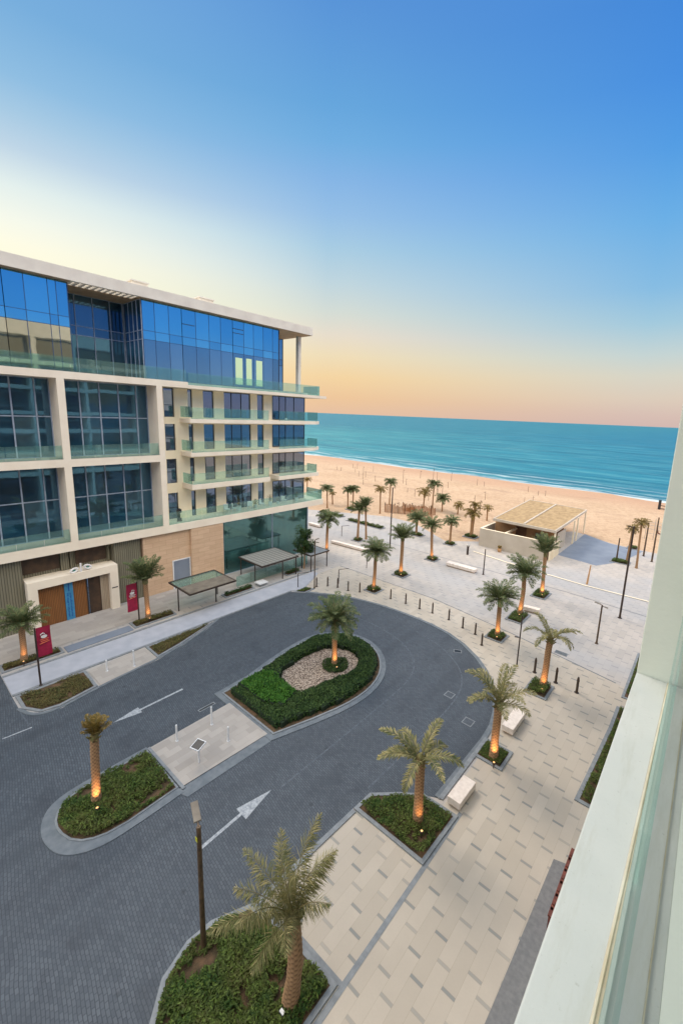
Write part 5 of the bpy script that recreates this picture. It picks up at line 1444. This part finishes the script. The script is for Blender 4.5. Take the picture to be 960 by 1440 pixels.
sun_r = ramp([(0, S(250, 206, 150)), (5, S(252, 226, 170)), (10, S(255, 248, 206)), (14.6, S(255, 250, 222)), (16.8, S(246, 247, 230)), (19.5, S(228, 238, 232)), (22.5, S(190, 211, 225)), (25, S(165, 199, 222)), (27.5, S(140, 186, 220)), (32, S(116, 170, 215)), (45, S(96, 150, 214)), (90, S(120, 168, 220))])
SD = Vector((math.sin(math.radians(-88)), math.cos(math.radians(-88)), 0))
dt = nt.nodes.new('ShaderNodeVectorMath'); dt.operation = 'DOT_PRODUCT'; nt.links.new(nrm.outputs[0], dt.inputs[0]); dt.inputs[1].default_value = SD
hl = mathn(nt, 'SQRT', mathn(nt, 'ADD', mathn(nt, 'MULTIPLY', sx.outputs[0], sx.outputs[0]), mathn(nt, 'MULTIPLY', sx.outputs[1], sx.outputs[1])))
ca = mathn(nt, 'DIVIDE', dt.outputs['Value'], mathn(nt, 'MAXIMUM', hl, .001))
m1 = nt.nodes.new('ShaderNodeMapRange'); m1.interpolation_type = 'LINEAR'; m1.inputs[1].default_value = math.cos(math.radians(80)); m1.inputs[2].default_value = math.cos(math.radians(45)); nt.links.new(ca, m1.inputs[0])
m2 = nt.nodes.new('ShaderNodeMapRange'); m2.interpolation_type = 'LINEAR'; m2.inputs[1].default_value = math.cos(math.radians(42)); m2.inputs[2].default_value = math.cos(math.radians(6)); nt.links.new(ca, m2.inputs[0])
c = mixc(nt, m1.outputs[0], far_r, mid_r); c = mixc(nt, m2.outputs[0], c, sun_r)
east_r = ramp([(0, S(196, 184, 196)), (4, S(150, 172, 208)), (9, S(96, 150, 214)), (18, S(56, 126, 212)), (35, S(40, 104, 204)), (55, S(90, 146, 214)), (90, S(120, 168, 220))])
m3 = nt.nodes.new('ShaderNodeMapRange'); m3.inputs[1].default_value = math.cos(math.radians(92)); m3.inputs[2].default_value = math.cos(math.radians(140)); nt.links.new(ca, m3.inputs[0])
c = mixc(nt, m3.outputs[0], c, east_r)
# the high sky overhead, boosted beyond a real dusk sky as added fill light
nsky = nt.nodes.new('ShaderNodeVectorMath'); nsky.operation = 'SCALE'; nsky.inputs['Scale'].default_value = .10; nt.links.new(sky.outputs[0], nsky.inputs[0])
c = mixc(nt, .06, c, nsky.outputs[0])
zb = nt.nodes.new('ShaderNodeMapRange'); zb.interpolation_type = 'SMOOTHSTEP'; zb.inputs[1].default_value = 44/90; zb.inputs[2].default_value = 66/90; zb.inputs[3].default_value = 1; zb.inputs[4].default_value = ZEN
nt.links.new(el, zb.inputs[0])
# unseen half of the dome behind the camera, brightened as added fill light
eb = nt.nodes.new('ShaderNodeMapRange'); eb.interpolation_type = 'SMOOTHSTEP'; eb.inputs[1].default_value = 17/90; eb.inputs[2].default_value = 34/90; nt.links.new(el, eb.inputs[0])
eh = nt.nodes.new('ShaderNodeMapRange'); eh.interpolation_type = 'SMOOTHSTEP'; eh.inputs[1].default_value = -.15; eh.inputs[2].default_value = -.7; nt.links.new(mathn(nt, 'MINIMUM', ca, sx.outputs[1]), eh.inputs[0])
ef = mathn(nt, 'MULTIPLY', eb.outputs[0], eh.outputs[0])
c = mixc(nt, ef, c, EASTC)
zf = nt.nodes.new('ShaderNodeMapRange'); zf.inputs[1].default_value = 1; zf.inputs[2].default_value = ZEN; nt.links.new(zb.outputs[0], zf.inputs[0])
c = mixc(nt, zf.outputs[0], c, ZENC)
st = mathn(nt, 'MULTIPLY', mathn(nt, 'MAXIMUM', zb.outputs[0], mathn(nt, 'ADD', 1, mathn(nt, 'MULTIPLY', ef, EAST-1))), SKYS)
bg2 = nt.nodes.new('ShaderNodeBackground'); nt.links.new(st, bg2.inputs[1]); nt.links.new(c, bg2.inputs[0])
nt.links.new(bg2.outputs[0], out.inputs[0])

sl = bpy.data.lights.new('sun', 'SUN'); sl.energy = 1.5; sl.angle = math.radians(28); sl.color = (1, .86, .7)
so = bpy.data.objects.new('sun', sl); COL.objects.link(so)
sd = Vector((math.sin(SUN_AZ)*math.cos(SUN_EL), math.cos(SUN_AZ)*math.cos(SUN_EL), math.sin(SUN_EL)))
so.rotation_euler = (-sd).to_track_quat('-Z', 'Y').to_euler(); so.location = (-60, 20, 60)

scene.view_settings.view_transform = 'Standard'; scene.view_settings.look = 'None'
scene.view_settings.exposure = .68; scene.view_settings.gamma = 1
scene.render.engine = 'CYCLES'
scene.cycles.max_bounces = 6; scene.cycles.transparent_max_bounces = 16; scene.cycles.glossy_bounces = 4
